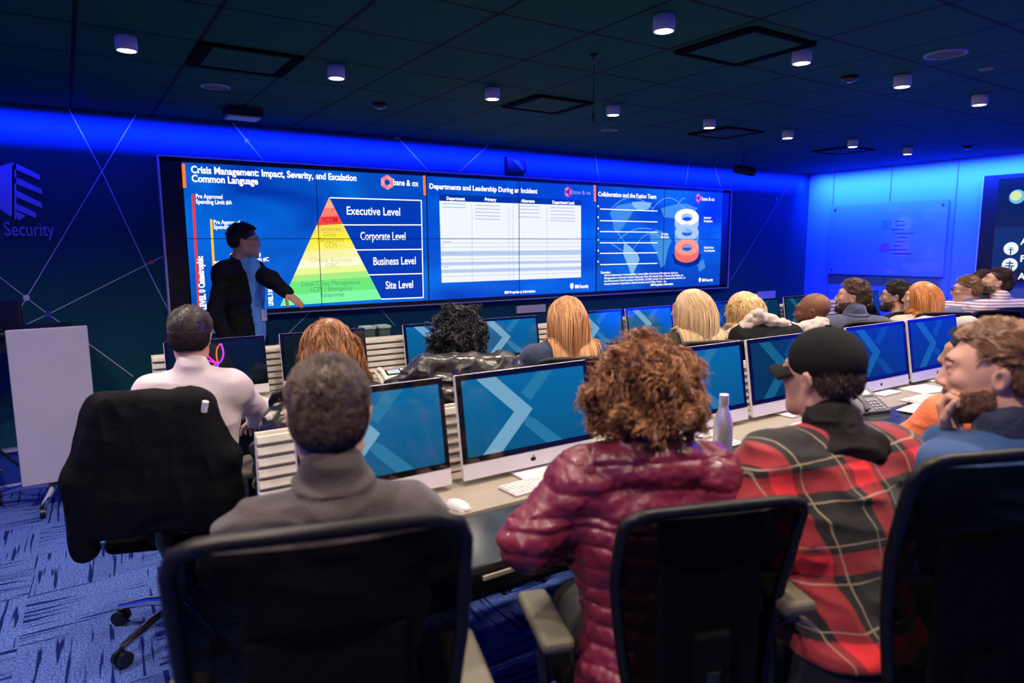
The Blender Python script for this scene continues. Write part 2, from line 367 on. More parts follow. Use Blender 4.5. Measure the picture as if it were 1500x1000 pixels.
slines('slide_box_outline', [((483, 289.5), (617, 293.5)), ((617, 293.5), (620, 435.5)), ((501, 329.3), (617.5, 329.3)), ((520, 366), (618.5, 365)), ((540, 402.5), (619, 400.5)), ((558, 438), (620, 435.5))], WH, 0, .009)
for s, x0, x1, y in [('Executive Level', 508, 586, 314), ('Corporate Level', 528, 594, 351), ('Business Level', 547, 609, 388), ('Site Level', 565, 605, 423)]:
    stext('slide_text', s, x0, y, x1, y, .098, bold=.012)
RD = emat('slide_dark_red', (190, 20, 60)); OL = emat('slide_olive', (190, 175, 50)); GN = emat('slide_dark_green', (70, 160, 110)); YL2 = emat('slide_pale_olive', (215, 215, 130))
stext('slide_text', 'XCOM', 471, 325, 494, 325, .06, RD, bold=.01)
for s, x0, x1, y, m_ in [('Corporate', 466, 500, 338, OL), ('Crisis', 474, 492, 346, OL), ('Management', 465, 504, 354, OL), ('CCM', 476, 493, 362, OL), ('Critical Business', 454, 515, 384, YL2), ('CBC', 477, 496, 392, YL2), ('Local Crisis Management', 442, 528, 419, GN), ('LCIM / Emergency', 455, 516, 427, GN), ('Response', 470, 504, 435, GN)]:
    stext('slide_text', s, x0, y, x1, y, .055, m_, bold=.0)
def ring_logo(sl, x, y, r, m1, m2):
    c = Sx(x, y); mb = MB(); n = 6
    o_ = [(c[0]+r*math.sin(PI/3*k), FY-.003, c[2]+r*math.cos(PI/3*k)) for k in range(n)]; i_ = [(c[0]+r*.42*math.sin(PI/3*k), FY-.003, c[2]+r*.42*math.cos(PI/3*k)) for k in range(n)]
    for k in range(n): mb.poly([o_[k], o_[(k+1) % n], i_[(k+1) % n], i_[k]], k % 2)
    mb.build('slide_logo', [m1, m2], slides[sl])
PK = emat('logo_coral', (255, 165, 150)); PU = emat('logo_pink', (240, 120, 160)); MG = emat('logo_magenta', (200, 50, 150))
ring_logo(0, 567, 267, .066, PK, PU); stext('slide_logo_text', 'bane & ox', 576, 271, 613, 273, .075, bold=.02)
# slide 2
spoly('slide_marker', [(619.5, 257), (623, 257), (624, 286), (620.5, 286)], OR, 1)
stext('slide_title', 'Departments and Leadership During an Incident', 629, 276, 787, 284, .066, sl=1, bold=.03)
spoly('slide_table_header', [(643, 284), (852, 293), (852, 301), (644, 294.5)], emat('slide_navy', (0, 50, 150)), 1)
spoly('slide_table', [(643.5, 294), (851, 301), (851, 406), (647, 414)], emat('table_white', (240, 246, 255), 1.02), 1, 1.2)
spolys('slide_table_stripe', [([(645.5, 368), (851, 366), (851, 373), (645.7, 375)], 0), ([(646, 384), (851, 381), (851, 385), (646, 389)], 0), ([(646.4, 395), (851, 390), (851, 395), (646.5, 400)], 0)], emat('table_stripe', (185, 205, 235)), 1, 1.6)
slines('slide_table_lines', [((645, 349), (851, 349)), ((645.5, 356), (851, 355.5)), ((645.5, 362), (851, 361)), ((646, 380), (851, 377)), ((646.4, 405), (851, 399)), ((691, 300), (692, 411)), ((745, 302), (746, 409)), ((751, 302), (752, 409)), ((801, 304), (802, 407))], emat('table_grey', (170, 185, 215)), 1, .004)
for s, x0, x1, y in [('Department', 654, 681, 292.5), ('Primary', 710, 727, 294), ('Alternate', 763, 783, 296), ('Department Lead', 809, 841, 298)]: stext('slide_text', s, x0, y, x1, y, .042, sl=1, bold=.04)
GR = emat('table_text', (175, 190, 215))
slines('slide_table_entries', [((a, y+(a-645)*.03), (b_, y+(b_-645)*.03)) for (a, b_, ys) in [(648, 682, (298, 303)), (696, 732, (299, 304, 309, 314, 319)), (759, 790, (298, 303, 308, 314)), (806, 842, (299, 304, 309, 314, 318))] for y in ys]+[((648, 354), (661, 354)), ((648, 371), (677, 371)), ((649, 391), (657, 391))], GR, 1, .008, 3)
ring_logo(1, 832, 281, .055, MG, PU); stext('slide_logo_text', 'bane & ox', 839, 284, 865, 285, .062, emat('logo_dim', (150, 175, 240)), sl=1, bold=.0)
stext('slide_text', 'IBM Proprietary Information', 739, 430, 784, 428, .036, sl=1, bold=.04)
stext('slide_text', 'IBM Security', 842, 422, 862, 421, .05, sl=1, bold=.04)
def mini_shield(sl, x, y, r):
    c = Sx(x, y); mb = MB(); mb.poly([(c[0]-r*.6, FY-.003, c[2]+r*.8), (c[0], FY-.003, c[2]+r), (c[0]+r*.6, FY-.003, c[2]+r*.7), (c[0]+r*.6, FY-.003, c[2]-r*.3), (c[0], FY-.003, c[2]-r), (c[0]-r*.7, FY-.003, c[2]-r*.3)]); mb.build('slide_emblem', WH, slides[sl])
mini_shield(1, 837.5, 419, .035)
# slide 3
spoly('slide_marker', [(869.5, 271), (872.5, 271), (873, 295), (870, 295)], OR, 2)
stext('slide_title', 'Collaboration and the Fusion Team', 876, 287, 961, 291, .066, sl=2, bold=.03)
slines('slide_lines', [((879, y0), (963, y1)) for y0, y1 in [(306, 309), (323, 325), (339, 340), (355.5, 355.5), (371, 370), (387.5, 385.5)]], WH, 2, .010)
mb = MB()
for y in (302, 318, 334.5, 351, 367, 383): c = Sx(876, y); mb.cyl((c[0], FY-.0024, c[2]), (c[0], FY-.0030, c[2]), .010, n=10)
mb.build('slide_bullets', WH, slides[2])
stext('slide_text', 'Examples:', 880, 400.5, 894, 400.2, .034, sl=2, bold=.03)
for i, (s, x1) in enumerate([('Internal Departments: Corporate Affairs, Human Rights, Governance & Management, Audit, etc.', 993), ('Management or Partners: Incident Response Team, HR, Supply Chain, Finance, Blog Media, etc.', 1001), ('Law Enforcement & Tech Coordination: FBI, FS-ISAC, US-CERT, Interpol, Treasury Secret Service, MS-ISAC, etc.', 1004), ('Industry Partners: Organization, Physical Security, Board Office, Vendors, etc.', 976)]):
    stext('slide_text', s, 885, 404.2+i*4.3, x1, 403+i*4.1, .028, sl=2, bold=.03)
stext('slide_text', 'IBM Proprietary Information', 953, 418.5, 986, 417.5, .034, sl=2, bold=.04)
stext('slide_text', 'IBM Security', 1028, 412, 1044, 411.5, .045, sl=2, bold=.04); mini_shield(2, 1025, 410, .03)
stext('slide_text', 'Internal', 1031, 320, 1041, 320.5, .035, sl=2, bold=.03); stext('slide_text', 'Disciplines', 1031, 325, 1043.5, 325, .035, sl=2, bold=.03)
stext('slide_text', 'Public-Private', 1031, 364, 1045, 364, .035, sl=2, bold=.03); stext('slide_text', 'Coordination', 1031, 368.5, 1047, 368.5, .035, sl=2, bold=.03)
stext('slide_text', 'Industry', 969, 344, 979, 344, .035, sl=2, bold=.03); stext('slide_text', 'Partners', 968, 348.5, 979, 348.5, .035, sl=2, bold=.03)
ring_logo(2, 1023, 290, .055, MG, PU); stext('slide_logo_text', 'bane & ox', 1028, 293.5, 1046.5, 295, .062, sl=2, bold=.02)
# pale world map and arcs behind
MP = emat('map_pale', (70, 150, 225), .9); MP2 = emat('map_pale_bright', (140, 200, 240), .9)
spolys('slide_map', [([(893, 312), (905, 300), (925, 297), (930, 305), (922, 318), (915, 330), (905, 342), (899, 335), (897, 322)], 0), ([(925, 296), (940, 295), (955, 297), (950, 306), (935, 309), (928, 303)], 1), ([(914, 356), (922, 360), (934, 372), (937, 380), (930, 395), (925, 405), (921, 392), (913, 372)], 1),
    ([(952, 340), (962, 336), (978, 342), (984, 352), (978, 366), (974, 388), (968, 392), (962, 370), (953, 356)], 0), ([(968, 305), (985, 300), (1005, 298), (1022, 305), (1010, 318), (990, 320), (972, 318)], 0), ([(1021, 384), (1031, 380), (1033, 392), (1024, 398)], 0)], [MP, MP2], 2, .8)
def arcs(name, arcl):
    segs = []
    for (x0, y0, x1, y1, h) in arcl:
        pts = [(x0+(x1-x0)*t/10, y0+(y1-y0)*t/10-h*4*(t/10)*(1-t/10)) for t in range(11)]; segs += list(zip(pts[:-1], pts[1:]))
    slines(name, segs, MP2, 2, .006, 1.5)
arcs('slide_map_arcs', [(895, 306, 956, 306, 17), (956, 306, 1010, 318, 22), (900, 335, 926, 368, 0), (926, 368, 970, 350, 16), (895, 356, 926, 372, -2), (990, 305, 1004, 290, 4), (905, 352, 955, 336, 8)])
def ring3(x, y, m1, m2):
    c = Sx(x, y); mb = MB(); n = 40; R_, r_, sq, h = .205, .095, .48, .085
    def P(rad, a, dz=0, dy=0): return (c[0]+rad*math.cos(a), FY-.004-dy, c[2]+rad*sq*math.sin(a)+dz)
    for k in range(n):
        a, b_ = 2*PI*k/n, 2*PI*(k+1)/n
        mb.poly([P(R_, a), P(R_, b_), P(r_, b_), P(r_, a)], 0)
        if math.sin(a+.05) < 0: mb.poly([P(R_, a, 0, -.0004), P(R_, b_, 0, -.0004), P(R_, b_, -h, -.0004), P(R_, a, -h, -.0004)], 1)
        else: mb.poly([P(r_, a, 0, -.0004), P(r_, b_, 0, -.0004), P(r_, b_, -.04, -.0004), P(r_, a, -.04, -.0004)], 1)
    mb.build('slide_ring', [m1, m2], slides[2])
spoly('slide_ring_shadow', [(984, 372), (1028, 372), (1024, 386), (1006, 392), (988, 386)], emat('slide_ring_shade', (0, 40, 130)), 2, 1.3)
ring3(1006, 362, emat('ring_orange', (255, 158, 112)), emat('ring_orange_side', (245, 112, 66)))
ring3(1006, 340, emat('ring_pale', (175, 205, 240)), emat('ring_pale_side', (110, 160, 220)))
ring3(1006, 318, emat('ring_white', (250, 253, 255)), emat('ring_white_side', (170, 200, 240)))
# seams between displays, in front of the slides
mb = MB()
for c in range(1, 6): mb.box((c*SW/6, FY-.006, SZ), (.006 if c in (2, 4) else .005, .004, SHh))
mb.box((SW/2, FY-.006, SZ), (SW, .004, .005))
mb.build('display_seam', M_['black'], vw)

# wall plates and sensor on the front wall
for (x0, y0, x1, y1, lb) in [(755, 448, 797, 456, 'white wall plate under the second slide of the video wall'), (306, 471, 322, 487, 'white wall plate beside the presenter, under the first slide'), (1108, 427, 1133, 437, 'white wall plate right of the video wall, low on the wall')]:
    A = ony(x0, y0, 0); B = ony(x1, y1, 0)
    r = empty('wall_plate', ((A[0]+B[0])/2, 0, (A[2]+B[2])/2), 0, lb, 'wall plate')
    MB().box((0, -.015, 0), (B[0]-A[0], .03, abs(A[2]-B[2])), bev=.004).build('plate', M_['white'], r)
    MB().box((0, -.031, 0), ((B[0]-A[0])*.7, .003, abs(A[2]-B[2])*.35)).build('socket_strip', M_['imac'], r)
A = ony(739, 232, 0); B = ony(766, 252, 0)
r = empty('wall_sensor', ((A[0]+B[0])/2, 0, (A[2]+B[2])/2), 0, 'black box sensor on the wall above the second slide', 'sensor')
MB().box((0, -.03, 0), (.23, .06, .155), bev=.008).build('housing', M_['black'], r)
MB().prism([(-.07, -.062, .05), (0, -.062, 0), (.06, -.062, -.05), (.085, -.062, -.04), (.03, -.062, .02), (.02, -.062, .035)], np.array([0, -.004, 0])).build('lens_strip', mat('sensor_blue', lin((60, 110, 230)), .2), r)

# ------------------------------------------------------------------ right wall: panels, whiteboard, side screen
def Xr(x, y, X=XR): return onx(x, y, X)
mb = MB()
for x in (1218, 1301, 1397): p = Xr(x, 330); mb.box((XR-.004, p[1], CEIL/2), (.006, .012, CEIL))
mb.build('trim_4', mat('panel_joint', (.12, .16, .30), .6))['kind'] = 'structure'
A = Xr(1220, 300); B = Xr(1392, 293); C_ = Xr(1392, 400)
yb0, yb1, zt, zb = A[1], B[1], (A[2]+B[2])/2, C_[2]-.05
r = empty('whiteboard', (XR, (yb0+yb1)/2, (zt+zb)/2), 0, 'large glass whiteboard in blue light on the right wall', 'whiteboard')
wd, ht = abs(yb1-yb0), zt-zb
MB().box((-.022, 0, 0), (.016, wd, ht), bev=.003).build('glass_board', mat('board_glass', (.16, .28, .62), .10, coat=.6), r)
for sy in (-1, 1):
    for sz in (-1, 1): MB().cyl((-.001, sy*(wd/2-.06), sz*(ht/2-.06)), (-.04, sy*(wd/2-.06), sz*(ht/2-.06)), .012).build('standoff', M_['chrome'], r)
mb = MB()
random.seed(4)
for i in range(9):
    z = .22-i*.05; mb.box((-.0315, -.16-random.uniform(0, .1), z), (.001, random.uniform(.08, .26), .010))
mb.build('marker_writing', mat('marker_dark_blue', (.02, .03, .16), .5), r)
for z, m_ in ((.19, mat('marker_cyan', (.08, .30, .75), .5)), (-.10, mat('marker_pink', (.55, .10, .55), .5))):
    mb = MB()
    for i in range(7): mb.box((-.032, -.02, z+.05-i*.017), (.001, .15-.03*abs(i-3)*.5, .010), R=Matrix.Rotation(.1*(i % 3-1), 3, 'X'))
    mb.build('marker_sketch', m_, r)
A = Xr(1447, 258); B = Xr(1520, 250); C_ = Xr(1442, 408)
y0 = A[1]; z1 = A[2]; z0 = C_[2]-.02; y1 = y0-1.75
r = empty('side_display', (XR, (y0+y1)/2, (z0+z1)/2), 0, 'dark framed wall display on the right wall at the picture edge', 'display')
wd, ht = abs(y1-y0), z1-z0
MB().box((-.04, 0, 0), (.08, wd, ht), bev=.004).build('frame', M_['black'], r)
MB().box((-.081, -.02, 0), (.002, wd-.26, ht-.09)).build('screen', mat('side_screen', (0, 0, 0), .3, emit=lin((0, 26, 78)), es=1), r)
mb = MB().box((-.083, .0-.02, -.22), (.002, wd-.26, .46)); mb.build('screen_banner', mat('side_banner', (0, 0, 0), .3, emit=lin((6, 40, 105)), es=1), r)
MB().box((-.07, wd/2+.008, 0), (.03, .012, ht)).build('edge_trim', M_['alu'], r)
def icon(yy, zz, rad, m_, kind):
    mb = MB(); mb.cyl((-.085, yy, zz), (-.088, yy, zz), rad, n=28); mb.build('icon', m_, r)
    d = MB()
    if kind == 'tree': d.box((-.0885, yy, zz-.03), (.001, .012, .07)); d.box((-.0885, yy, zz-.01), (.001, .05, .008)); d.box((-.0885, yy, zz+.01), (.001, .03, .006))
    elif kind == 'text': d.box((-.0885, yy, zz+.02), (.001, .07, .012)); d.box((-.0885, yy, zz-.01), (.001, .09, .012)); d.box((-.0885, yy, zz), (.001, .012, .09)); d.box((-.0885, yy-.02, zz-.03), (.001, .012, .04))
    else: d.cyl((-.0885, yy+.01, zz+.01), (-.0895, yy+.01, zz+.01), rad*.7, n=24)
    d.build('icon_detail', mat('icon_dark', (0, 0, 0), .4, emit=lin((10, 40, 110)), es=1) if kind != 'globe' else mat('icon_yellow', (0, 0, 0), .4, emit=lin((215, 235, 120)), es=1), r)
WI = emat('icon_white', (235, 245, 255))
def lc(x, y): p = Xr(x, y, XR-.085); return p[1]-(y0+(y1-y0)/2), p[2]-(z0+z1)/2
icon(*lc(1490, 288), .075, emat('icon_blue', (110, 190, 235)), 'globe'); icon(*lc(1481, 364), .07, WI, 'tree'); icon(*lc(1479, 388), .075, WI, 'text')
for s, x, y in (('A', 1495, 358), ('Pa', 1494, 383), ('All', 1491, 409)):
    me = text_mesh(s, .10, .03); yy, zz = lc(x, y)
    for v in me.vertices: v.co = Vector((-.088, yy-v.co.x, zz+v.co.y))
    link('screen_text', me, WI, r)

# ------------------------------------------------------------------ ceiling things
mlamp = mat('lamp_glow', (0, 0, 0), .5, emit=(1, .93, .86), es=14)
mcan = mat('lamp_can', (.55, .55, .60), .45)
lname = ['left end of the front lamp row, above the left end of the front desk']
def downlight(x, y, lb, e=30, vis=True):
    r = empty('ceiling_downlight', (x, y, CEIL), 0, lb, 'ceiling lamp', 'cylinder downlights on the dark ceiling')
    MB().lathe([(.0, 0), (.045, 0), (.047, -.004), (.047, -.064), (.040, -.066), (.038, -.060)], n=32).build('can', mcan, r)
    MB().cyl((0, 0, -.060), (0, 0, -.063), .039, n=28).build('diffuser', mlamp, r)
    l = bpy.data.lights.new('downlight_beam', 'SPOT'); l.energy = e*2.7; l.spot_size = math.radians(145); l.spot_blend = .9; l.shadow_soft_size = .04; l.color = (1, .83, .70)
    o = bpy.data.objects.new('downlight_beam', l); o.location = (0, 0, -.075); COL.objects.link(o); o.parent = r
nm = ['first', 'second', 'third', 'fourth', 'fifth', 'sixth', 'seventh', 'eighth']
for i in range(8): downlight(-.47+i*1.0, -2.06, '%s white cylinder lamp from the left in the ceiling row nearest the video wall' % nm[i], (24, 28, 22, 20, 22, 22, 22, 22)[i])
for i in range(5): downlight(1.45+i*.98, -3.60, '%s white cylinder lamp from the left in the ceiling row over the second desk' % nm[i], 34)
for i, x in enumerate((-.55, .45)): downlight(x, -3.62 if i else -4.25, 'white cylinder lamp above the picture, over the %s' % ('near aisle carpet' if i == 0 else 'left end of the second desk'), 30)
for i, x in enumerate((-1.1, .5, 1.6, 2.7, 3.8)): downlight(x, -5.15, '%s white cylinder lamp from the left in the ceiling row behind the audience' % nm[i], 36 if i else 46)
downlight(-1.25, -2.7, 'added white cylinder lamp above the aisle carpet, brightening the lectern', 24)  # unseen lamp added because the lectern panel came out dark
downlight(-1.47, -2.06, 'added white cylinder lamp left of the picture, brightening the lectern', 40)  # unseen lamp added in line with the row to light the lectern
def ceil_ring(x, y, lb, rad=.085):
    p = onz(x, y, CEIL); r = empty('ceiling_speaker', (p[0], p[1], CEIL), 0, lb, 'ceiling speaker')
    MB().lathe([(rad, 0), (rad, -.008), (rad*.88, -.010), (rad*.86, -.003)], n=36).build('rim', mat('speaker_rim', (.16, .22, .28), .4), r)
    MB().cyl((0, 0, 0), (0, 0, -.004), rad*.87, n=36).build('grille', mat('speaker_grille', (.03, .06, .07), .7), r)
ceil_ring(315, 126, 'round ceiling speaker at the left, in front of the square air vent'); ceil_ring(1385, 78, 'round ceiling speaker at the far right of the ceiling', .10); ceil_ring(893, 190, 'round ceiling speaker near the lamp row before the video wall', .07)
ceil_ring(1445, 100, 'small round ceiling sprinkler cover at the far right', .035)
def vent(x, y, w_, d_, lb):
    r = empty('ceiling_air_vent', (x, y, CEIL), 0, lb, 'air vent'); mb = MB()
    for (cx, cy, sx, sy) in [(0, d_/2, w_, .035), (0, -d_/2, w_, .035), (w_/2, 0, .035, d_), (-w_/2, 0, .035, d_)]: mb.box((cx, cy, -.006), (sx+.03, sy+.0, .010), bev=.003)
    mb.build('slot_frame', mat('slot_black', (.001, .001, .001), .9, spec=.02), r)
    MB().box((0, 0, -.005), (w_-.06, d_-.06, .008)).build('centre_panel', mcl, r)
vent(.085, -1.93, .44, .44, 'square slot air vent in the ceiling left of the hanging microphone'); vent(2.10, -1.86, .42, .42, 'square slot air vent in the ceiling near the hanging microphone')
vent(2.13, -3.48, .44, .46, 'square slot air vent in the ceiling between two lamps of the second row'); vent(4.13, -1.72, .42, .42, 'square slot air vent in the ceiling above the whiteboard corner'); vent(6.1, -1.62, .42, .40, 'square slot air vent in the ceiling next to the right wall')
# hanging microphone: rod from the ceiling
p = onz(870, 80, CEIL)
r = empty('hanging_microphone', (p[0], p[1], CEIL), 0, 'thin black microphone hanging from the ceiling', 'microphone')
MB().lathe([(.0, 0), (.022, 0), (.020, -.008), (.006, -.04), (.0, -.04)], n=20).build('ceiling_mount', M_['black'], r)
MB().cyl((0, 0, -.03), (0, 0, -.30), .0022, n=8).build('cable', M_['black'], r)
MB().lathe([(.0, -.29), (.004, -.29), (.008, -.31), (.012, -.338), (.0, -.342)], n=16).build('capsule', M_['black'], r)
# hanging ceiling camera near the front corner
p = onz(1090, 224, CEIL)
r = empty('ceiling_camera', (p[0], p[1], CEIL), 0, 'black cylinder camera hanging from the ceiling right of the video wall', 'camera')
MB().cyl((0, 0, 0), (0, 0, -.13), .009).build('stem', M_['black'], r)
mb = MB().cyl((-.08, .05, -.16), (.10, -.06, -.20), .048, n=24); mb.build('housing', M_['black'], r)
MB().cyl((.10, -.06, -.20), (.108, -.065, -.202), .036, n=20).build('lens', M_['blackgloss'], r)
# box speaker at the ceiling above the first slide
p = onz(355, 160, CEIL)
r = empty('ceiling_box', (p[0], p[1], CEIL), 0, 'dark ceiling box with a pale underside above the first slide', 'ceiling box')
MB().box((0, 0, -.03), (.24, .20, .06), bev=.006).build('housing', M_['black'], r)
MB().box((0, 0, -.063), (.21, .17, .006)).build('underside', mat('pale_blue_plate', (.30, .45, .60), .5), r)
for x, y, lb in ((1245, 112, 'small black projector bracket on the ceiling beside the third lamp of the second row'), (1418, 214, 'small dark sensor on the ceiling near the right wall'), (556, 152, 'small dark sensor with a lit face between the first lamps')):
    p = onz(x, y, CEIL); r = empty('ceiling_sensor', (p[0], p[1], CEIL), 0, lb, 'ceiling sensor')
    MB().lathe([(0, 0), (.05, 0), (.045, -.02), (.03, -.03), (0, -.032)], n=24).build('body', M_['black'], r)
    MB().cyl((0, 0, -.031), (0, 0, -.036), .014, n=16).build('lens', mat('sensor_pale', (.5, .6, .7), .3), r)

# ------------------------------------------------------------------ desks
def rail_panel(mb, x0, x1, y, z0, z1):
    """slatted rail: horizontal boards with shadow gaps"""
    n = max(2, int(round((z1-z0)/.040))); h = (z1-z0)/n
    for i in range(n):
        z = z0+i*h; mb.box(((x0+x1)/2, y, z+h*.40), (x1-x0, .022, h*.68), R=Matrix.Rotation(math.radians(-10), 3, 'X'), bev=.003)
    mb.box(((x0+x1)/2, y+.02, (z0+z1)/2), (x1-x0, .012, z1-z0))
def desk(name, label, x0, x1, yf, yb, rail_y, rail_top, legs, seams):
    r = empty('desk', ((x0+x1)/2, (yf+yb)/2, 0), 0, label, 'desk'); cx, cy = (x0+x1)/2, (yf+yb)/2
    def P(a, b): return (a-cx, b-cy)
    ys = yf+.36
    x, y = P((x0+x1)/2, (yf+ys)/2); MB().box((x, y, DESK-.025), (x1-x0, ys-yf-.02, .035), bev=.006).build('worktop', M_['desktop'], r)
    x, y = P((x0+x1)/2, (ys+yb)/2); MB().box((x, y, DESK-.016), (x1-x0, yb-ys, .032), bev=.004).build('rear_shelf', M_['beige'], r)
    x, y = P((x0+x1)/2, yf+.005); MB().box((x, y, DESK-.055), (x1-x0, .02, .07), bev=.006).build('front_edge', M_['blackgloss'], r)
    x, y = P((x0+x1)/2, yb-.02); MB().box((x, y, .42), (x1-x0-.04, .02, .58)).build('back_panel', M_['black'], r)
    mb = MB(); rail_panel(mb, x0-cx+.01, x1-cx, rail_y-cy, DESK-.0, rail_top); mb.build('slatted_rail', M_['cream'], r)
    for s in legs:
        mb = MB(); x, y = P(s, 0); mb.box((x, (yb-.1)-cy, .35), (.05, .08, .70), bev=.004); mb.box((x, 0, .02), (.06, yb-yf-.1, .03), bev=.006); mb.box((x, 0, .68), (.05, yb-yf-.1, .03)); mb.build('leg', M_['chrome'] if False else M_['black'], r)
    for s in seams:
        x, y = P(s, (yf+ys)/2); MB().box((x, y, DESK-.0072), (.004, ys-yf-.03, .001)).build('joint', M_['black'], r)
    return r
desk('desk', 'long dark glossy desk nearest the camera, with a beige rear shelf and slatted rail', -.30, 4.75, -4.21, -3.38, -3.44, 1.02, (-.25, 1.28, 2.9, 4.65), (1.28, 2.9))
desk('desk', 'long dark desk of the front row before the video wall, with slatted cream rail', -.42, 7.4, -1.98, -1.30, -1.36, 1.03, (-.36, 1.05, 2.48, 4.05, 5.75, 7.3), (1.05, 2.48, 4.05, 5.75))

# ------------------------------------------------------------------ computers
def screen_mats(key, base0, base1, hi, lo, s):
    m0 = bpy.data.materials.new('screen_'+key); m0.use_nodes = True; N, L = nodes_of(m0); b = N['Principled BSDF']
    b.inputs['Base Color'].default_value = (.003, .003, .003, 1); b.inputs['Roughness'].default_value = .07; b.inputs['Specular IOR Level'].default_value = .7
    tc = N.new('ShaderNodeTexCoord'); sp = N.new('ShaderNodeSeparateXYZ'); L.new(tc.outputs['Generated'], sp.inputs[0])
    r = N.new('ShaderNodeValToRGB'); r.color_ramp.elements[0].color = (*lin(base0), 1); r.color_ramp.elements[1].color = (*lin(base1), 1); L.new(sp.outputs[2], r.inputs[0])
    L.new(r.outputs[0], b.inputs['Emission Color']); b.inputs['Emission Strength'].default_value = s
    def e2(n, c): return mat('screen_%s_%s' % (key, n), (.003, .003, .003), .07, emit=lin(c), es=s, spec=.7)
    return [m0, e2('bright', hi), e2('dim', lo), e2('mid', tuple((a+b_)//2 for a, b_ in zip(base0, lo)))]
SM = {'teal': screen_mats('teal', (0, 92, 138), (0, 112, 172), (125, 180, 212), (40, 128, 172), .80),
      'dim': screen_mats('dim', (0, 50, 80), (0, 56, 88), (20, 100, 130), (6, 76, 108), .85),
      'off': screen_mats('off', (0, 22, 36), (0, 26, 42), (0, 26, 42), (0, 26, 42), .7)}
def imac(x, y, rz, scale, kind, label, group, tilt=9):
    w_, gh, ch = .65, .345, .062
    r = empty('desktop_computer', (x, y, DESK), rz, label, 'computer', group); r.scale = (scale,)*3
    T = Matrix.Rotation(math.radians(-tilt), 3, 'X'); z0 = .022
    def X(p): v = T @ Vector(p); return (v.x, v.y, v.z+z0)
    def tb(name, c, d, m, bev=0, par=None, extra=None):
        mb = MB(); mb.box(X(c), d, R=T, bev=bev)
        if extra: extra(mb)
        return mb.build(name, m, par or r)
    # silver body: chin in front, thin shell bulging behind
    mb = MB(); mb.box(X((0, .004, (gh+ch)/2)), (w_, .010, gh+ch), R=T, bev=.004)
    mb.box(X((0, -.0015, ch/2)), (w_, .006, ch), R=T, bev=.002)
    for k in range(5):
        f = 1-k*.17; mb.box(X((0, .010+k*.007, (gh+ch)/2)), (w_*f, .008, (gh+ch)*(f*.9+.08)), R=T, bev=.003)
    body = mb.build('casing', M_['imac'], r)
    tb('glass_bezel', (0, -.0035, ch+gh/2), (w_-.004, .004, gh-.002), M_['blackgloss'], .0015)
    sw, sh, b0 = w_-.05, gh-.048, ch+.024
    mb = MB()
    def q(u, v, l=0): return X((-sw/2+u*sw, -.0060-.0003*l, b0+v*sh))
    mb.poly([q(0, 0), q(1, 0), q(1, 1), q(0, 1)], 0)
    if kind != 'off':
        mb.poly([q(.60, 1, 1), q(.73, 1, 1), q(.52, .62, 1), q(.45, .74, 1)], 2)
        mb.poly([q(.47, .43, 1), q(.54, .36, 1), q(.76, 0, 1), q(.62, 0, 1), q(.45, .31, 1)], 2)
        mb.poly([q(.11, 1, 2), q(.26, 1, 2), q(.53, .5, 2), q(.38, .5, 2)], 1); mb.poly([q(.38, .5, 2), q(.53, .5, 2), q(.26, 0, 2), q(.11, 0, 2)], 1)
        mb.poly([q(0, 1, 1), q(.04, 1, 1), q(.0, .93, 1)], 2)
    mb.build('screen', SM[kind], r)
    # stand
    mb = MB(); mb.box((0, .01, .006), (.20, .17, .010), bev=.004); mb.box((0, .075, .09), (.19, .012, .18), R=Matrix.Rotation(math.radians(14), 3, 'X'), bev=.003); mb.build('stand', M_['imac'], r)
    lg = MB(); c0 = X((0, -.0050, ch/2))
    lg.cyl((c0[0]-.0045, c0[1], c0[2]), (c0[0]-.0045, c0[1]-.001, c0[2]), .0085, n=18); lg.cyl((c0[0]+.0045, c0[1], c0[2]), (c0[0]+.0045, c0[1]-.001, c0[2]), .0085, n=18)
    lg.box((c0[0]+.001, c0[1]-.0005, c0[2]+.013), (.004, .001, .008), R=Matrix.Rotation(.5, 3, 'Y')); lg.build('logo', mat('logo_dark', (.02, .02, .025), .3), body)
    return r
GR2 = 'silver computers on the near desk'; GR1 = 'silver computers on the front desk'
R2 = [(-.24, 'teal', 'silver computer directly before the man in the charcoal fleece'), (.42, 'teal', 'silver computer left of the woman in the maroon jacket, blue chevron screen'),
      (1.45, 'teal', 'silver computer behind the steel bottle, its screen with a pale chevron'), (2.14, 'dim', 'silver computer hidden behind the black cap, near desk'),
      (3.05, 'dim', 'silver computer with a dark screen in front of the bearded man, near desk'), (3.75, 'dim', 'silver computer at the right end of the near desk with a dark screen')]
for i, (x, k, lb) in enumerate(R2):
    o = imac(x+.325, -3.62, 0, 1.0, k, lb, GR2)
    if i == 0: o.scale.x = .87; o.location.x += .0
R1 = [(-.35, 'off', 'silver computer before the man in the white shirt'), (.31, 'off', 'silver computer with a black screen before the auburn haired woman'), (1.16, 'teal', 'silver computer before the person with the dark curly hair'),
      (1.75, 'teal', 'silver computer left of the blonde woman in the navy top, chevron on its screen'), (2.65, 'teal', 'silver computer right of the blonde woman in the navy top'), (3.26, 'teal', 'silver computer left of the blonde woman with straight pale hair'),
      (4.22, 'dim', 'silver computer before the wavy haired blonde woman'), (4.84, 'dim', 'silver computer left of the slatted rail and the bald man'), (5.49, 'dim', 'silver computer seen between the bald man and the man in the navy fleece'), (6.75, 'dim', 'silver computer behind the clasped hands of the man in glasses')]
for x, k, lb in R1: imac(x+.285, -1.48, 0, .877, k, lb, GR1)
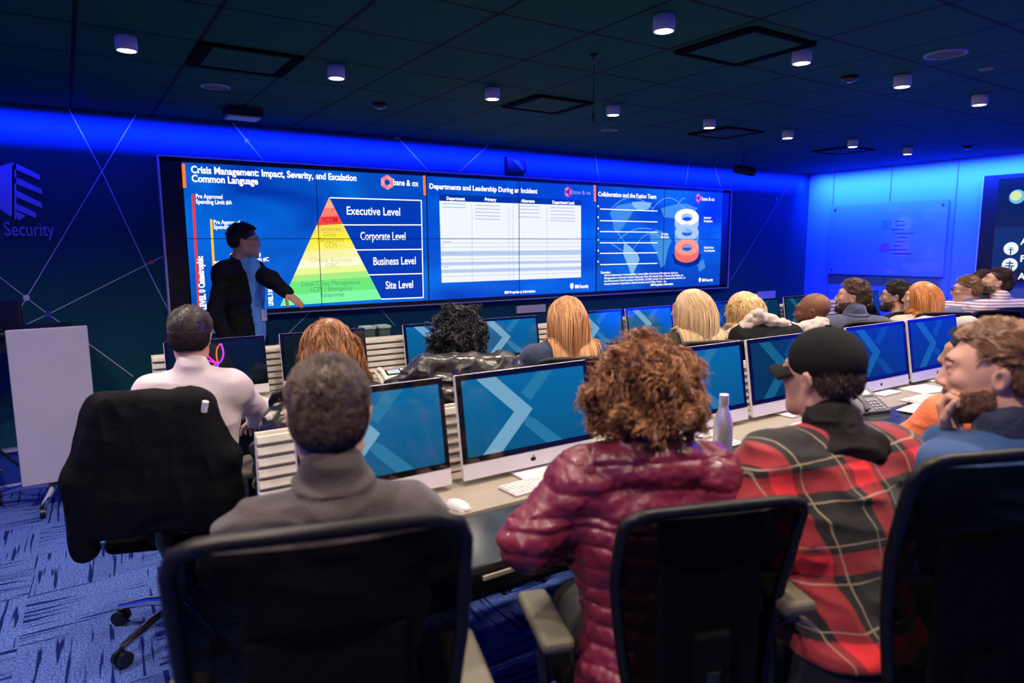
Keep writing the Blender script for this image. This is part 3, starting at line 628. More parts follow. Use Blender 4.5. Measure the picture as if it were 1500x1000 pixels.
# glowing pink wallpaper on the first computer of the front row
def curve_strip(mb, pts, wd, mi):
    for a, b_ in zip(pts[:-1], pts[1:]):
        A = Vector(a); B = Vector(b_); d = (B-A).normalized(); n = Vector((-d.z, 0, d.x))*wd/2; mb.poly([A-n, B-n, B+n, A+n], mi)
pr = [o for o in bpy.data.objects if o.get('label') == R1[0][2]][0]
mb = MB()
def bez(p0, p1, p2, n=10): return [((1-t)**2*p0[0]+2*t*(1-t)*p1[0]+t*t*p2[0], (1-t)**2*p0[1]+2*t*(1-t)*p1[1]+t*t*p2[1]) for t in [i/n for i in range(n+1)]]
for k, (a, c_, b_, mi, wd) in enumerate([((-.13, .36), (-.10, .26), (.00, .235), 0, .010), ((-.09, .37), (-.07, .28), (-.01, .24), 1, .012), ((.0, .235), (.06, .27), (.03, .37), 0, .012), ((.03, .37), (-.02, .34), (.0, .235), 2, .008), ((-.15, .18), (-.08, .19), (-.01, .235), 3, .012), ((-.06, .12), (-.02, .16), (.0, .235), 0, .012), ((-.04, .12), (-.03, .17), (-.01, .235), 4, .010)]):
    th = math.radians(-9); pts = []
    for (u, v) in bez(a, c_, b_):
        p = Matrix.Rotation(th, 3, 'X') @ Vector((u, -.0072-.0002*k, v)); pts.append((p.x, p.y, p.z+.022))
    curve_strip(mb, pts, wd, mi)
mb.build('wallpaper_swirl', [emat('swirl_violet', (190, 60, 255), 1.3), emat('swirl_pink', (255, 40, 170), 1.2), emat('swirl_orange', (255, 120, 60), 1.2), emat('swirl_red', (255, 70, 90), 1.2), emat('swirl_blue', (60, 80, 255), 1.2)], pr)

# ------------------------------------------------------------------ things on the desks
def keyboard(x, y, rz, lb):
    r = empty('keyboard', (x, y, DESK), rz, lb, 'keyboard', 'white keyboards')
    MB().box((0, 0, .006), (.28, .115, .009), bev=.003).build('base', M_['imac'], r)
    mb = MB()
    for j in range(5):
        for i in range(14): mb.box((-.128+i*.0197, .042-j*.0205, .0125), (.016, .0165, .004), bev=.001)
    mb.build('keys', M_['white'], r); return r
keyboard(.66, -3.76, math.radians(4), 'white keyboard beside the left elbow of the maroon jacket'); keyboard(1.62, -3.80, 0, 'white keyboard behind the steel bottle on the near desk')
keyboard(3.38, -3.86, 0, 'white keyboard under the dark screen in front of the bearded man'); keyboard(2.35, -3.84, 0, 'white keyboard on the near desk hidden by the plaid sleeve')
keyboard(-.10, -1.70, 0, 'white keyboard before the man in the white shirt')
def mouse(x, y, rz, lb):
    r = empty('computer_mouse', (x, y, DESK), rz, lb, 'mouse', 'white computer mice')
    bm = bmesh.new(); bmesh.ops.create_uvsphere(bm, u_segments=24, v_segments=14, radius=1)
    for v in bm.verts: v.co = Vector((v.co.x*.030, v.co.y*.056, max(v.co.z, -.15)*.026+.004))
    me = bpy.data.meshes.new('shell'); bm.to_mesh(me); bm.free(); link('shell', me, M_['white'], r, True)
    MB().box((0, 0, .002), (.05, .095, .003), bev=.001).build('underside', M_['imac'], r)
mouse(.30, -3.79, math.radians(15), 'white mouse beside the sleeve of the charcoal fleece on the near desk'); mouse(.12, -1.69, math.radians(50), 'white mouse near the white shirt sleeve on the front desk'); mouse(3.86, -3.95, .2, 'white mouse on the near desk at the bearded man')
def phone(x, y, z, rz, lb, m, grey):
    r = empty('desk_phone', (x, y, z), rz, lb, 'phone', 'desk phones'); T = Matrix.Rotation(math.radians(28), 3, 'X')
    MB().box((0, 0, .045), (.20, .19, .022), R=T, bev=.006).box((0, .05, .03), (.16, .07, .05), bev=.006).build('base', m, r)
    def P(p): v = T @ Vector(p); return (v.x, v.y, v.z+.045)
    mb = MB(); mb.tube([P((-.072, -.085, .022)), P((-.072, -.05, .040)), P((-.072, .05, .040)), P((-.072, .088, .022))], [.017, .012, .012, .017], n=10, flat=1.2); mb.build('handset', m, r)
    mb = MB()
    for j in range(4):
        for i in range(3): mb.box(P((.0+i*.026, -.075+j*.022, .013)), (.018, .013, .005), R=T, bev=.001)
    for i in range(5): mb.box(P((.088, -.07+i*.022, .013)), (.010, .012, .004), R=T)
    mb.build('keypad', grey, r)
    MB().box(P((.02, .055, .013)), (.11, .06, .003), R=T).build('display_frame', M_['black'], r)
    MB().box(P((.02, .057, .0155)), (.085, .038, .002), R=T).build('display', mat('phone_display', (.1, .1, .1), .3, emit=lin((200, 215, 235)), es=1), r)
phone(.98, -1.66, DESK, 0, 'pale desk phone with a lit display right of the auburn haired woman', M_['cream'], M_['beige'])
phone(2.88, -3.80, DESK, math.radians(-14), 'dark grey desk phone behind the plaid shirt', mat('phone_grey', (.10, .10, .12), .4), mat('phone_keys', (.22, .22, .26), .4))
def bottle_steel():
    r = empty('steel_bottle', (1.44, -4.00, DESK), 0, 'brushed steel water bottle on the near desk right of the maroon jacket', 'bottle')
    MB().lathe([(0, 0), (.034, 0), (.0365, .004), (.0365, .15), (.034, .175), (.020, .215), (.0165, .228), (.0165, .236)], n=36).build('body', M_['steel'], r)
    MB().lathe([(.0182, .234), (.0188, .238), (.0188, .268), (.017, .272), (0, .272)], n=30).build('cap', M_['steel'], r)
    MB().lathe([(.0372, .030), (.0375, .031), (.0375, .034), (.0372, .035)], n=36).build('ring', mat('ring_gold', (.5, .38, .2), .3, .8), r)
bottle_steel(); [o for o in bpy.data.objects if o.name == 'steel_bottle'][0].scale = (1.08, 1.08, 1.12)
p = onz(1057, 497, .80)
r = empty('plastic_bottle', (4.08, -1.72, DESK), 0, 'clear plastic drink bottle with red label between the two blonde women', 'bottle')
MB().lathe([(0, 0), (.030, 0), (.033, .01), (.033, .13), (.012, .19), (.012, .21)], n=24).build('body', mat('clear_plastic', (.75, .75, .8), .15, alpha=.6), r)
MB().lathe([(.034, .05), (.034, .09)], n=24).build('label_band', mat('label_red', (.6, .05, .06), .5), r)
MB().cyl((0, 0, .205), (0, 0, .225), .014).build('cap', M_['white'], r)
# dark tray, papers
r = empty('pen_tray', (.60, -3.985, DESK), math.radians(6), 'flat black tray on the near desk between the mouse and the white keyboard', 'tray')
MB().box((0, 0, .004), (.26, .07, .008), bev=.003).build('plate', M_['black'], r); MB().box((0, .032, .012), (.26, .006, .012), bev=.002).build('rim', M_['black'], r)
for (x, y, a, b_, rz, lb) in [(3.15, -4.00, .30, .21, .1, 'white sheet of paper on the near desk in front of the bearded man'), (3.70, -3.72, .28, .2, -.2, 'white sheet of paper right of the dark desk phone')]:
    r = MB().box((0, 0, .002), (a, b_, .003)).build('paper_sheet', M_['white']); r.location = (x, y, DESK+.001); r.rotation_euler = (0, 0, rz); tag(r, lb, 'paper')
r = MB().box((0, 0, 0), (.05, .006, .004)).build('name_tag', M_['beige']); r.location = (.17, -4.20, DESK-.018+.006); tag(r, 'small beige tag on the front edge of the near desk', 'tag')
r.location = (.20, -4.225, DESK-.035); r.scale = (2.2, 1, 3)
# two dark bins standing on the front desk behind the rail
for x, lb in ((.985, 'dark green box on the front desk rail, left of the pair'), (1.10, 'dark grey box on the front desk, right of the pair')):
    r = empty('storage_box', (x+.0, -1.20, 0), 0, lb, 'box', 'dark boxes by the front desk')
    MB().box((0, 0, .54), (.085, .10, 1.08), bev=.01).build('body', mat('box_green', (.05, .09, .07), .5), r); MB().box((0, 0, 1.085), (.095, .11, .02), bev=.004).build('rim', mat('box_rim', (.35, .45, .40), .4), r)

# ------------------------------------------------------------------ chairs
def make_chair(label, group, loc, rz, top=1.22, arm=True, ah=.69):
    r = empty('office_chair', (loc[0], loc[1], 0), rz, label, 'chair', group)
    # seat cushion
    MB().box((0, .03, .475), (.48, .46, .075), bev=.035).build('seat', M_['fabricblack'], r)
    h = top-.60
    def prof(v):           # half width and y at height fraction v, reclined and bowed
        wd = .165+.050*min(1, v*1.5); y = -.235-.06*v+.035*math.sin(PI*v)
        return wd, y, .60+h*v
    loop = []; n = 10
    for i in range(n+1): v = i/n*.93; wd, y, z = prof(v); loop.append((wd, y, z))
    wd, y, z = prof(1.0); loop += [(wd-.012, y, z-.012), (wd-.045, y-.003, z)]
    for i in range(7): t = 1-i/3; loop.append(((wd-.07)*t if abs(t) > 0 else 0, y-.010*(1-t*t), z+.004*(1-t*t)))
    loop += [(-(wd-.045), y-.003, z), (-(wd-.012), y, z-.012)]
    for i in range(n, -1, -1): v = i/n*.93; wd2, y2, z2 = prof(v); loop.append((-wd2, y2, z2))
    loop += [(-.10, -.232, .575), (.10, -.232, .575)]
    MB().tube(loop, .013, n=10, closed=True, flat=1.0, up=(0, 1, 0)).build('back_frame', M_['chairframe'], r)
    nu, nv = 18, 22; vs = []; fs = []
    for j in range(nv+1):
        v = j/nv; wd, y, z = prof(v*.985)
        for i in range(nu+1):
            u = -1+2*i/nu; vs.append((u*(wd-.004), y-.03*(1-u*u), z))
    for j in range(nv):
        for i in range(nu): a = j*(nu+1)+i; fs.append((a, a+1, a+nu+2, a+nu+1))
    me = bpy.data.meshes.new('back_mesh'); me.from_pydata(vs, [], fs); link('back_mesh', me, M_['mesh'], r, True)
    # lumbar pad and spine
    mb = MB(); mb.box((0, -.266, .84), (.25, .022, .46), bev=.010); mb.box((0, -.285, .66), (.09, .03, .30), bev=.012); mb.build('lumbar_support', M_['fabricblack'], r)
    MB().tube([(0, -.29, .72), (0, -.29, .52), (0, -.20, .42), (0, -.02, .41)], .022, n=8).build('spine', M_['black'], r)
    if arm:
        for s in (-1, 1):
            b = MB().tube([(s*.20, .02, .43), (s*.29, .01, .45), (s*.30, .03, ah-.09), (s*.29, .05, ah-.015)], .016, n=8).build('arm_support', M_['black'], r)
            MB().box((s*.285, .06, ah), (.085, .27, .036), bev=.015).build('armrest', M_['pad'], r)
    MB().cyl((0, 0, .10), (0, 0, .43), .028, n=18).cyl((0, 0, .25), (0, 0, .42), .034, n=18).build('gas_column', M_['chrome'], r)
    mb = MB()
    for k in range(5):
        a = 2*PI*k/5+.3; mb.tube([(.03*math.cos(a), .03*math.sin(a), .125), (.17*math.cos(a), .17*math.sin(a), .112), (.31*math.cos(a), .31*math.sin(a), .078)], [.026, .021, .015], n=8, flat=1.0)
    mb.cyl((0, 0, .08), (0, 0, .15), .04); mb.build('star_base', M_['chrome'], r)
    for k in range(5):
        a = 2*PI*k/5+.3; c = Vector((.31*math.cos(a), .31*math.sin(a), .032)); t = Vector((-math.sin(a), math.cos(a), 0)); mb = MB()
        for s in (-1, 1): mb.cyl(c+t*s*.008, c+t*s*.028, .031, n=18)
        mb.cyl(c, c+Vector((0, 0, .05)), .007, n=8); mb.build('caster', M_['black'], r)
    return r

# ------------------------------------------------------------------ implicit-surface modelling kit
_tab = np.random.RandomState(7).rand(32, 32, 32).astype(np.float32)
def vnoise(P, f):
    q = P*f; i = np.floor(q).astype(int); t = (q-i).astype(np.float32); t = t*t*(3-2*t); i &= 31; j = (i+1) & 31
    x0, y0, z0 = i[..., 0], i[..., 1], i[..., 2]; x1, y1, z1 = j[..., 0], j[..., 1], j[..., 2]; tx, ty, tz = t[..., 0], t[..., 1], t[..., 2]
    def l(a, b, s): return a+(b-a)*s
    return l(l(l(_tab[x0, y0, z0], _tab[x1, y0, z0], tx), l(_tab[x0, y1, z0], _tab[x1, y1, z0], tx), ty), l(l(_tab[x0, y0, z1], _tab[x1, y0, z1], tx), l(_tab[x0, y1, z1], _tab[x1, y1, z1], tx), ty), tz)-.5
class Cone:      # tapered capsule, optionally flattened along y or z in its own frame
    def __init__(s, a, b, ra, rb, k=.03, sq=(1, 1, 1), sub=False):
        s.a = np.array(a, float); s.b = np.array(b, float); s.ra, s.rb, s.k, s.sub = ra, rb, k, sub; s.sq = np.array(sq, float)
    def bb(s):
        r = max(s.ra, s.rb)*np.maximum(1/s.sq, 1); return np.minimum(s.a, s.b)-r, np.maximum(s.a, s.b)+r
    def __call__(s, X, Y, Z):
        a = s.a*s.sq; d = s.b*s.sq-a; L2 = max((d*d).sum(), 1e-9)
        px, py, pz = X*s.sq[0]-a[0], Y*s.sq[1]-a[1], Z*s.sq[2]-a[2]
        t = np.clip((px*d[0]+py*d[1]+pz*d[2])/L2, 0, 1)
        return (np.sqrt((px-t*d[0])**2+(py-t*d[1])**2+(pz-t*d[2])**2)-(s.ra+(s.rb-s.ra)*t))/max(s.sq)
class Ell:
    def __init__(s, c, r, R=None, k=.03, sub=False):
        s.c = np.array(c, float); s.r = np.array(r, float); s.R = None if R is None else np.array(R, float); s.k, s.sub = k, sub
    def bb(s):
        m = s.r if s.R is None else np.abs(s.R) @ s.r; return s.c-m, s.c+m
    def __call__(s, X, Y, Z):
        x, y, z = X-s.c[0], Y-s.c[1], Z-s.c[2]
        if s.R is not None: R = s.R; x, y, z = x*R[0, 0]+y*R[1, 0]+z*R[2, 0], x*R[0, 1]+y*R[1, 1]+z*R[2, 1], x*R[0, 2]+y*R[1, 2]+z*R[2, 2]
        k0 = np.sqrt((x/s.r[0])**2+(y/s.r[1])**2+(z/s.r[2])**2); k1 = np.sqrt((x/s.r[0]**2)**2+(y/s.r[1]**2)**2+(z/s.r[2]**2)**2)+1e-9
        return k0*(k0-1)/k1
class RBox:
    def __init__(s, c, h, rad, R=None, k=.02, sub=False):
        s.c = np.array(c, float); s.h = np.array(h, float)-rad; s.rad = rad; s.R = None if R is None else np.array(R, float); s.k, s.sub = k, sub
    def bb(s):
        m = s.h+s.rad; m = m if s.R is None else np.abs(s.R) @ m; return s.c-m, s.c+m
    def __call__(s, X, Y, Z):
        x, y, z = X-s.c[0], Y-s.c[1], Z-s.c[2]
        if s.R is not None: R = s.R; x, y, z = x*R[0, 0]+y*R[1, 0]+z*R[2, 0], x*R[0, 1]+y*R[1, 1]+z*R[2, 1], x*R[0, 2]+y*R[1, 2]+z*R[2, 2]
        q = [abs(x)-s.h[0], abs(y)-s.h[1], abs(z)-s.h[2]]
        return np.sqrt(np.maximum(q[0], 0)**2+np.maximum(q[1], 0)**2+np.maximum(q[2], 0)**2)+np.minimum(np.maximum(np.maximum(q[0], q[1]), q[2]), 0)-s.rad
def comb(D, d, p):
    k = p.k
    if p.sub: h = np.maximum(k-abs(D+d), 0)/k; return np.maximum(D, -d)+h*h*k*.25
    h = np.maximum(k-abs(D-d), 0)/k; return np.minimum(D, d)-h*h*k*.25
def evalp(prims, P):
    D = np.full(P.shape[:-1], .3, np.float32)
    for p in prims: D = comb(D, p(P[..., 0], P[..., 1], P[..., 2]), p)
    return D
def sdf_mesh(prims, vox, disp=None):
    add = [p for p in prims if not p.sub]
    lo = np.min([p.bb()[0] for p in add], 0)-vox*4-.012; hi = np.max([p.bb()[1] for p in add], 0)+vox*4+.012
    n = np.ceil((hi-lo)/vox).astype(int)+1
    ax = [(lo[i]+np.arange(n[i])*vox).astype(np.float32) for i in range(3)]
    D = np.full(tuple(n), .1, np.float32)
    for p in prims:
        b0, b1 = p.bb(); m = p.k+vox*3+.03
        sl = [slice(max(0, int((b0[i]-m-lo[i])/vox)), min(n[i], int((b1[i]+m-lo[i])/vox)+2)) for i in range(3)]
        if any(s.stop <= s.start for s in sl): continue
        X = ax[0][sl[0]][:, None, None]; Y = ax[1][sl[1]][None, :, None]; Z = ax[2][sl[2]][None, None, :]
        D[tuple(sl)] = comb(D[tuple(sl)], p(X, Y, Z).astype(np.float32), p)
    if disp is not None:
        idx = np.nonzero(abs(D) < .03+vox); P = np.stack([ax[i][idx[i]] for i in range(3)], -1); D[idx] += disp(P).astype(np.float32)
    g = vdb.FloatGrid(background=.1); g.copyFromArray(D)
    pts, quads = g.convertToQuads(0.0)
    pts = pts*vox+lo
    return pts.astype(np.float64), quads[:, ::-1]
def arr_obj(name, pts, faces, m, parent, smooth=True, rnd=None):
    me = bpy.data.meshes.new(name); nf = len(faces); k = faces.shape[1]
    me.vertices.add(len(pts)); me.vertices.foreach_set('co', np.asarray(pts, np.float32).ravel())
    me.loops.add(nf*k); me.loops.foreach_set('vertex_index', np.asarray(faces, np.int32).ravel())
    me.polygons.add(nf); me.polygons.foreach_set('loop_start', np.arange(0, nf*k, k, dtype=np.int32)); me.polygons.foreach_set('loop_total', np.full(nf, k, np.int32))
    me.update(calc_edges=True); me.validate()
    if rnd is not None:
        at = me.attributes.new('rnd', 'FLOAT', 'POINT'); at.data.foreach_set('value', np.asarray(rnd, np.float32))
    return link(name, me, m, parent, smooth)
def sdf_obj(name, prims, vox, m, parent, disp=None):
    p, q = sdf_mesh(prims, vox, disp); return arr_obj(name, p, q, m, parent)

# hair: thin tubes that start on the scalp and slide over what lies below them
def grad(prims, P):
    e = .002; g = np.stack([evalp(prims, P+np.eye(3)[i]*e)-evalp(prims, P-np.eye(3)[i]*e) for i in range(3)], -1)
    return g/(np.linalg.norm(g, axis=-1, keepdims=True)+1e-9)
def grow(roots, prims, dirf, length, nseg, lift0=.003, lift1=.012, rs=None, wob=.0, wf=30, keep=.6, curl=0, cf=0):
    rs = rs or np.random.RandomState(3); N = len(roots); ln = length*(.75+.4*rs.rand(N)); lf = rs.rand(N)
    P = roots.copy(); path = [P.copy()]; d = grad(prims, P); ph = rs.rand(N)*6.28
    for k in range(nseg):
        t = (k+1)/nseg
        want = dirf(P, t, rs); d = d*keep+want*(1-keep)
        if wob: d = d+wob*np.stack([vnoise(P+i*3.1, wf) for i in range(3)], -1)*2
        d /= np.linalg.norm(d, axis=-1, keepdims=True)+1e-9
        P = P+d*(ln/nseg)[:, None]
        D = evalp(prims, P); off = lift0+(lift1-lift0)*lf*min(1, t*2)
        push = np.maximum(off-D, 0)
        if (push > 0).any(): P = P+grad(prims, P)*push[:, None]
        path.append(P.copy())
    A = np.stack(path, 1)
    if curl:
        T = np.gradient(A, axis=1); T /= np.linalg.norm(T, axis=-1, keepdims=True)+1e-9
        ref = np.cross(T, np.array([.3, .2, .93])); ref /= np.linalg.norm(ref, axis=-1, keepdims=True)+1e-9; bi = np.cross(T, ref)
        s = np.arange(nseg+1)[None, :]/nseg; an = s*cf*6.28+ph[:, None]; am = curl*np.minimum(1, s*3)*(.6+.8*lf[:, None])
        A = A+(np.cos(an)*am)[..., None]*ref+(np.sin(an)*am)[..., None]*bi
    return A, lf
def tubes(A, r, ns=3, flat=None):
    N, K, _ = A.shape; T = np.gradient(A, axis=1); T /= np.linalg.norm(T, axis=-1, keepdims=True)+1e-9
    ref = np.cross(T, np.array([.21, .35, .91])); ref /= np.linalg.norm(ref, axis=-1, keepdims=True)+1e-9; bi = np.cross(T, ref)
    s = np.linspace(0, 1, K); rr = r*np.sqrt(np.clip(1-s**3, .02, 1))*np.minimum(1, .5+s*4)
    V = np.stack([A+(ref*math.cos(2*PI*k/ns)+bi*math.sin(2*PI*k/ns))*rr[None, :, None] for k in range(ns)], 2)
    idx = np.arange(N*K*ns).reshape(N, K, ns); a = idx[:, :-1]; b = idx[:, 1:]
    F = np.stack([a, np.roll(a, -1, 2), np.roll(b, -1, 2), b], -1).reshape(-1, 4)
    return V.reshape(-1, 3), F
def hair_mat(name, c0, c1, rough=.42):
    if name in _m: return _m[name]
    m = mat(name, c0, rough, spec=.5); N, L = nodes_of(m); b = N['Principled BSDF']
    at = N.new('ShaderNodeAttribute'); at.attribute_name = 'rnd'; r = N.new('ShaderNodeValToRGB')
    r.color_ramp.elements[0].color = (*c0, 1); r.color_ramp.elements[1].color = (*c1, 1); L.new(at.outputs['Fac'], r.inputs[0]); L.new(r.outputs[0], b.inputs['Base Color'])
    return m
def hair_obj(name, under, sets, m, parent, vox=.005, disp=None):
    """under: prims of the solid hair mass; sets: list of (A, lf, radius)"""
    Vs, Fs, Rn, o = [], [], [], 0
    if under:
        p, q = sdf_mesh(under, vox, disp); Vs.append(p); Fs.append(q); Rn.append(np.full(len(p), .38)+vnoise(p, 45)*.6); o = len(p)
    for A, lf, r in sets:
        v, f = tubes(A, r); Vs.append(v); Fs.append(f+o); o += len(v); Rn.append(np.repeat(np.random.RandomState(9).rand(len(A)), A.shape[1]*3))
    return arr_obj(name, np.concatenate(Vs), np.concatenate(Fs), m, parent, True, np.clip(np.concatenate(Rn), 0, 1))

# ------------------------------------------------------------------ figures
def Rz(a): c, s = math.cos(a), math.sin(a); return np.array([[c, -s, 0], [s, c, 0], [0, 0, 1.]])
def Rx(a): c, s = math.cos(a), math.sin(a); return np.array([[1., 0, 0], [0, c, -s], [0, s, c]])
def Ry(a): c, s = math.cos(a), math.sin(a); return np.array([[c, 0, s], [0, 1., 0], [-s, 0, c]])
class Head:
    def __init__(s, c, yaw=0, pitch=0, roll=0, scale=1.0):   # yaw>0 turns right, pitch>0 looks down
        s.c = np.array(c, float); s.R = Rz(-yaw) @ Rx(-pitch) @ Ry(roll); s.s = scale
    def p(s, x, y, z): return s.c+s.R @ (np.array([x, y, z])*s.s)
    def E(s, c, r, R=None, k=.02, sub=False): return Ell(s.p(*c), np.array(r)*s.s, s.R if R is None else s.R @ R, k*s.s, sub)
    def C(s, a, b, ra, rb, k=.02, sub=False): return Cone(s.p(*a), s.p(*b), ra*s.s, rb*s.s, k*s.s, sub=sub)
    def skull(s): return [s.E((0, -.018, .035), (.074, .094, .083)), s.E((0, .020, -.01), (.064, .074, .085), k=.03)]
    def prims(s, fem=False):
        j = .92 if fem else 1.0
        L = s.skull()+[s.C((-.044*j, .000, -.062), (-.014, .074, -.098), .022, .018, .03), s.C((.044*j, .000, -.062), (.014, .074, -.098), .022, .018, .03), s.E((0, .050, -.055), (.046, .046, .055), k=.03),
            s.E((0, .084, -.097), (.017, .015, .016)), s.E((0, .078, .034), (.045, .018, .013), k=.02), s.E((-.038, .070, -.015), (.018, .018, .016), k=.02), s.E((.038, .070, -.015), (.018, .018, .016), k=.02)]
        for x in (-.031, .031): L.append(s.E((x, .100, .012), (.016, .016, .011), k=.012, sub=True))
        L += [s.C((0, .090, .020), (0, .110, -.024), .007, .012, .012), s.E((-.011, .102, -.030), (.008, .009, .007), k=.008), s.E((.011, .102, -.030), (.008, .009, .007), k=.008),
              s.E((0, .092, -.053), (.021, .009, .0065), k=.008), s.E((0, .090, -.065), (.018, .009, .007), k=.008)]
        for x in (-1, 1):
            L += [s.E((x*.0315, .083, .012), (.0125, .0120, .0125), k=.004), s.E((x*.0315, .0865, .0213), (.0155, .0115, .0048), k=.005), s.E((x*.0315, .0855, .0015), (.0145, .0100, .0035), k=.005), s.E((x*.077, -.012, -.008), (.007, .018, .032), Ry(x*.25) @ Rx(.15), k=.008), s.E((x*.082, -.004, -.006), (.006, .009, .017), Ry(x*.25), k=.006, sub=True)]
        return L
def hand(w, d, n, side=1, curl=.5, s=1.0, thumb=.6):
    """wrist point, pointing direction, palm normal, side = +1 right hand; five separate fingers"""
    w = np.array(w, float); d = np.array(d, float); d /= np.linalg.norm(d); n = np.array(n, float); n -= d*(n @ d); n /= np.linalg.norm(n); t = np.cross(d, n)*side
    L = []; kn = []
    for i in range(4):
        k = w+d*(.088-.006*abs(i-1.2))*s+t*(.030-.020*i)*s; kn.append(k); L.append(Cone(w+t*(.014-.009*i)*s, k, .016*s, .0115*s, .012))
    for i, ln in enumerate((.070, .078, .073, .056)):
        p = kn[i]; a = 0; r = .0092*s
        for j, f in enumerate((.46, .31, .23)):
            a += curl*(.55 if j == 0 else .8)*(1+.12*i); dd = d*math.cos(a)+n*math.sin(a)+t*(.06-.05*i); dd /= np.linalg.norm(dd); q = p+dd*ln*f*s; L.append(Cone(p, q, r, r*.9, .004)); p = q; r *= .9
    p = w+d*.022*s+t*.022*s; dd = d*.62+t*.62+n*.38; dd /= np.linalg.norm(dd); q = p+dd*.042*s; L.append(Cone(p, q, .0145*s, .0115*s, .01))
    dd = d*.85+t*(.42-.3*thumb)+n*(.3+.5*thumb); dd /= np.linalg.norm(dd); q2 = q+dd*.032*s; L.append(Cone(q, q2, .0112*s, .0098*s, .004)); dd = dd+n*.15; dd /= np.linalg.norm(dd); L.append(Cone(q2, q2+dd*.024*s, .0098*s, .0078*s, .004))
    return L
def skin(name, c):
    m = mat(name, c, .5, spec=.35, noise=.08, nscale=25, bump=.08, bscale=300); m.node_tree.nodes['Principled BSDF'].inputs['Subsurface Weight'].default_value = .08
    m.node_tree.nodes['Principled BSDF'].inputs['Subsurface Radius'].default_value = (.02, .008, .004); return m
SK = {'light': skin('skin_light', (.60, .34, .24)), 'pink': skin('skin_pink', (.66, .36, .27)), 'tan': skin('skin_tan', (.46, .25, .16)), 'brown': skin('skin_brown', (.20, .085, .045))}
def folds(amp, f, f2=None, amp2=0):
    def d(P):
        q = P.copy(); q[:, 0] += .04*vnoise(P, 9); q[:, 2] += .05*vnoise(P+5, 7)
        r = amp*(abs(vnoise(q*np.array([1, 1, 2.0]), f))*2-.35)
        if f2: r = r+amp2*vnoise(P, f2)
        return r
    return d

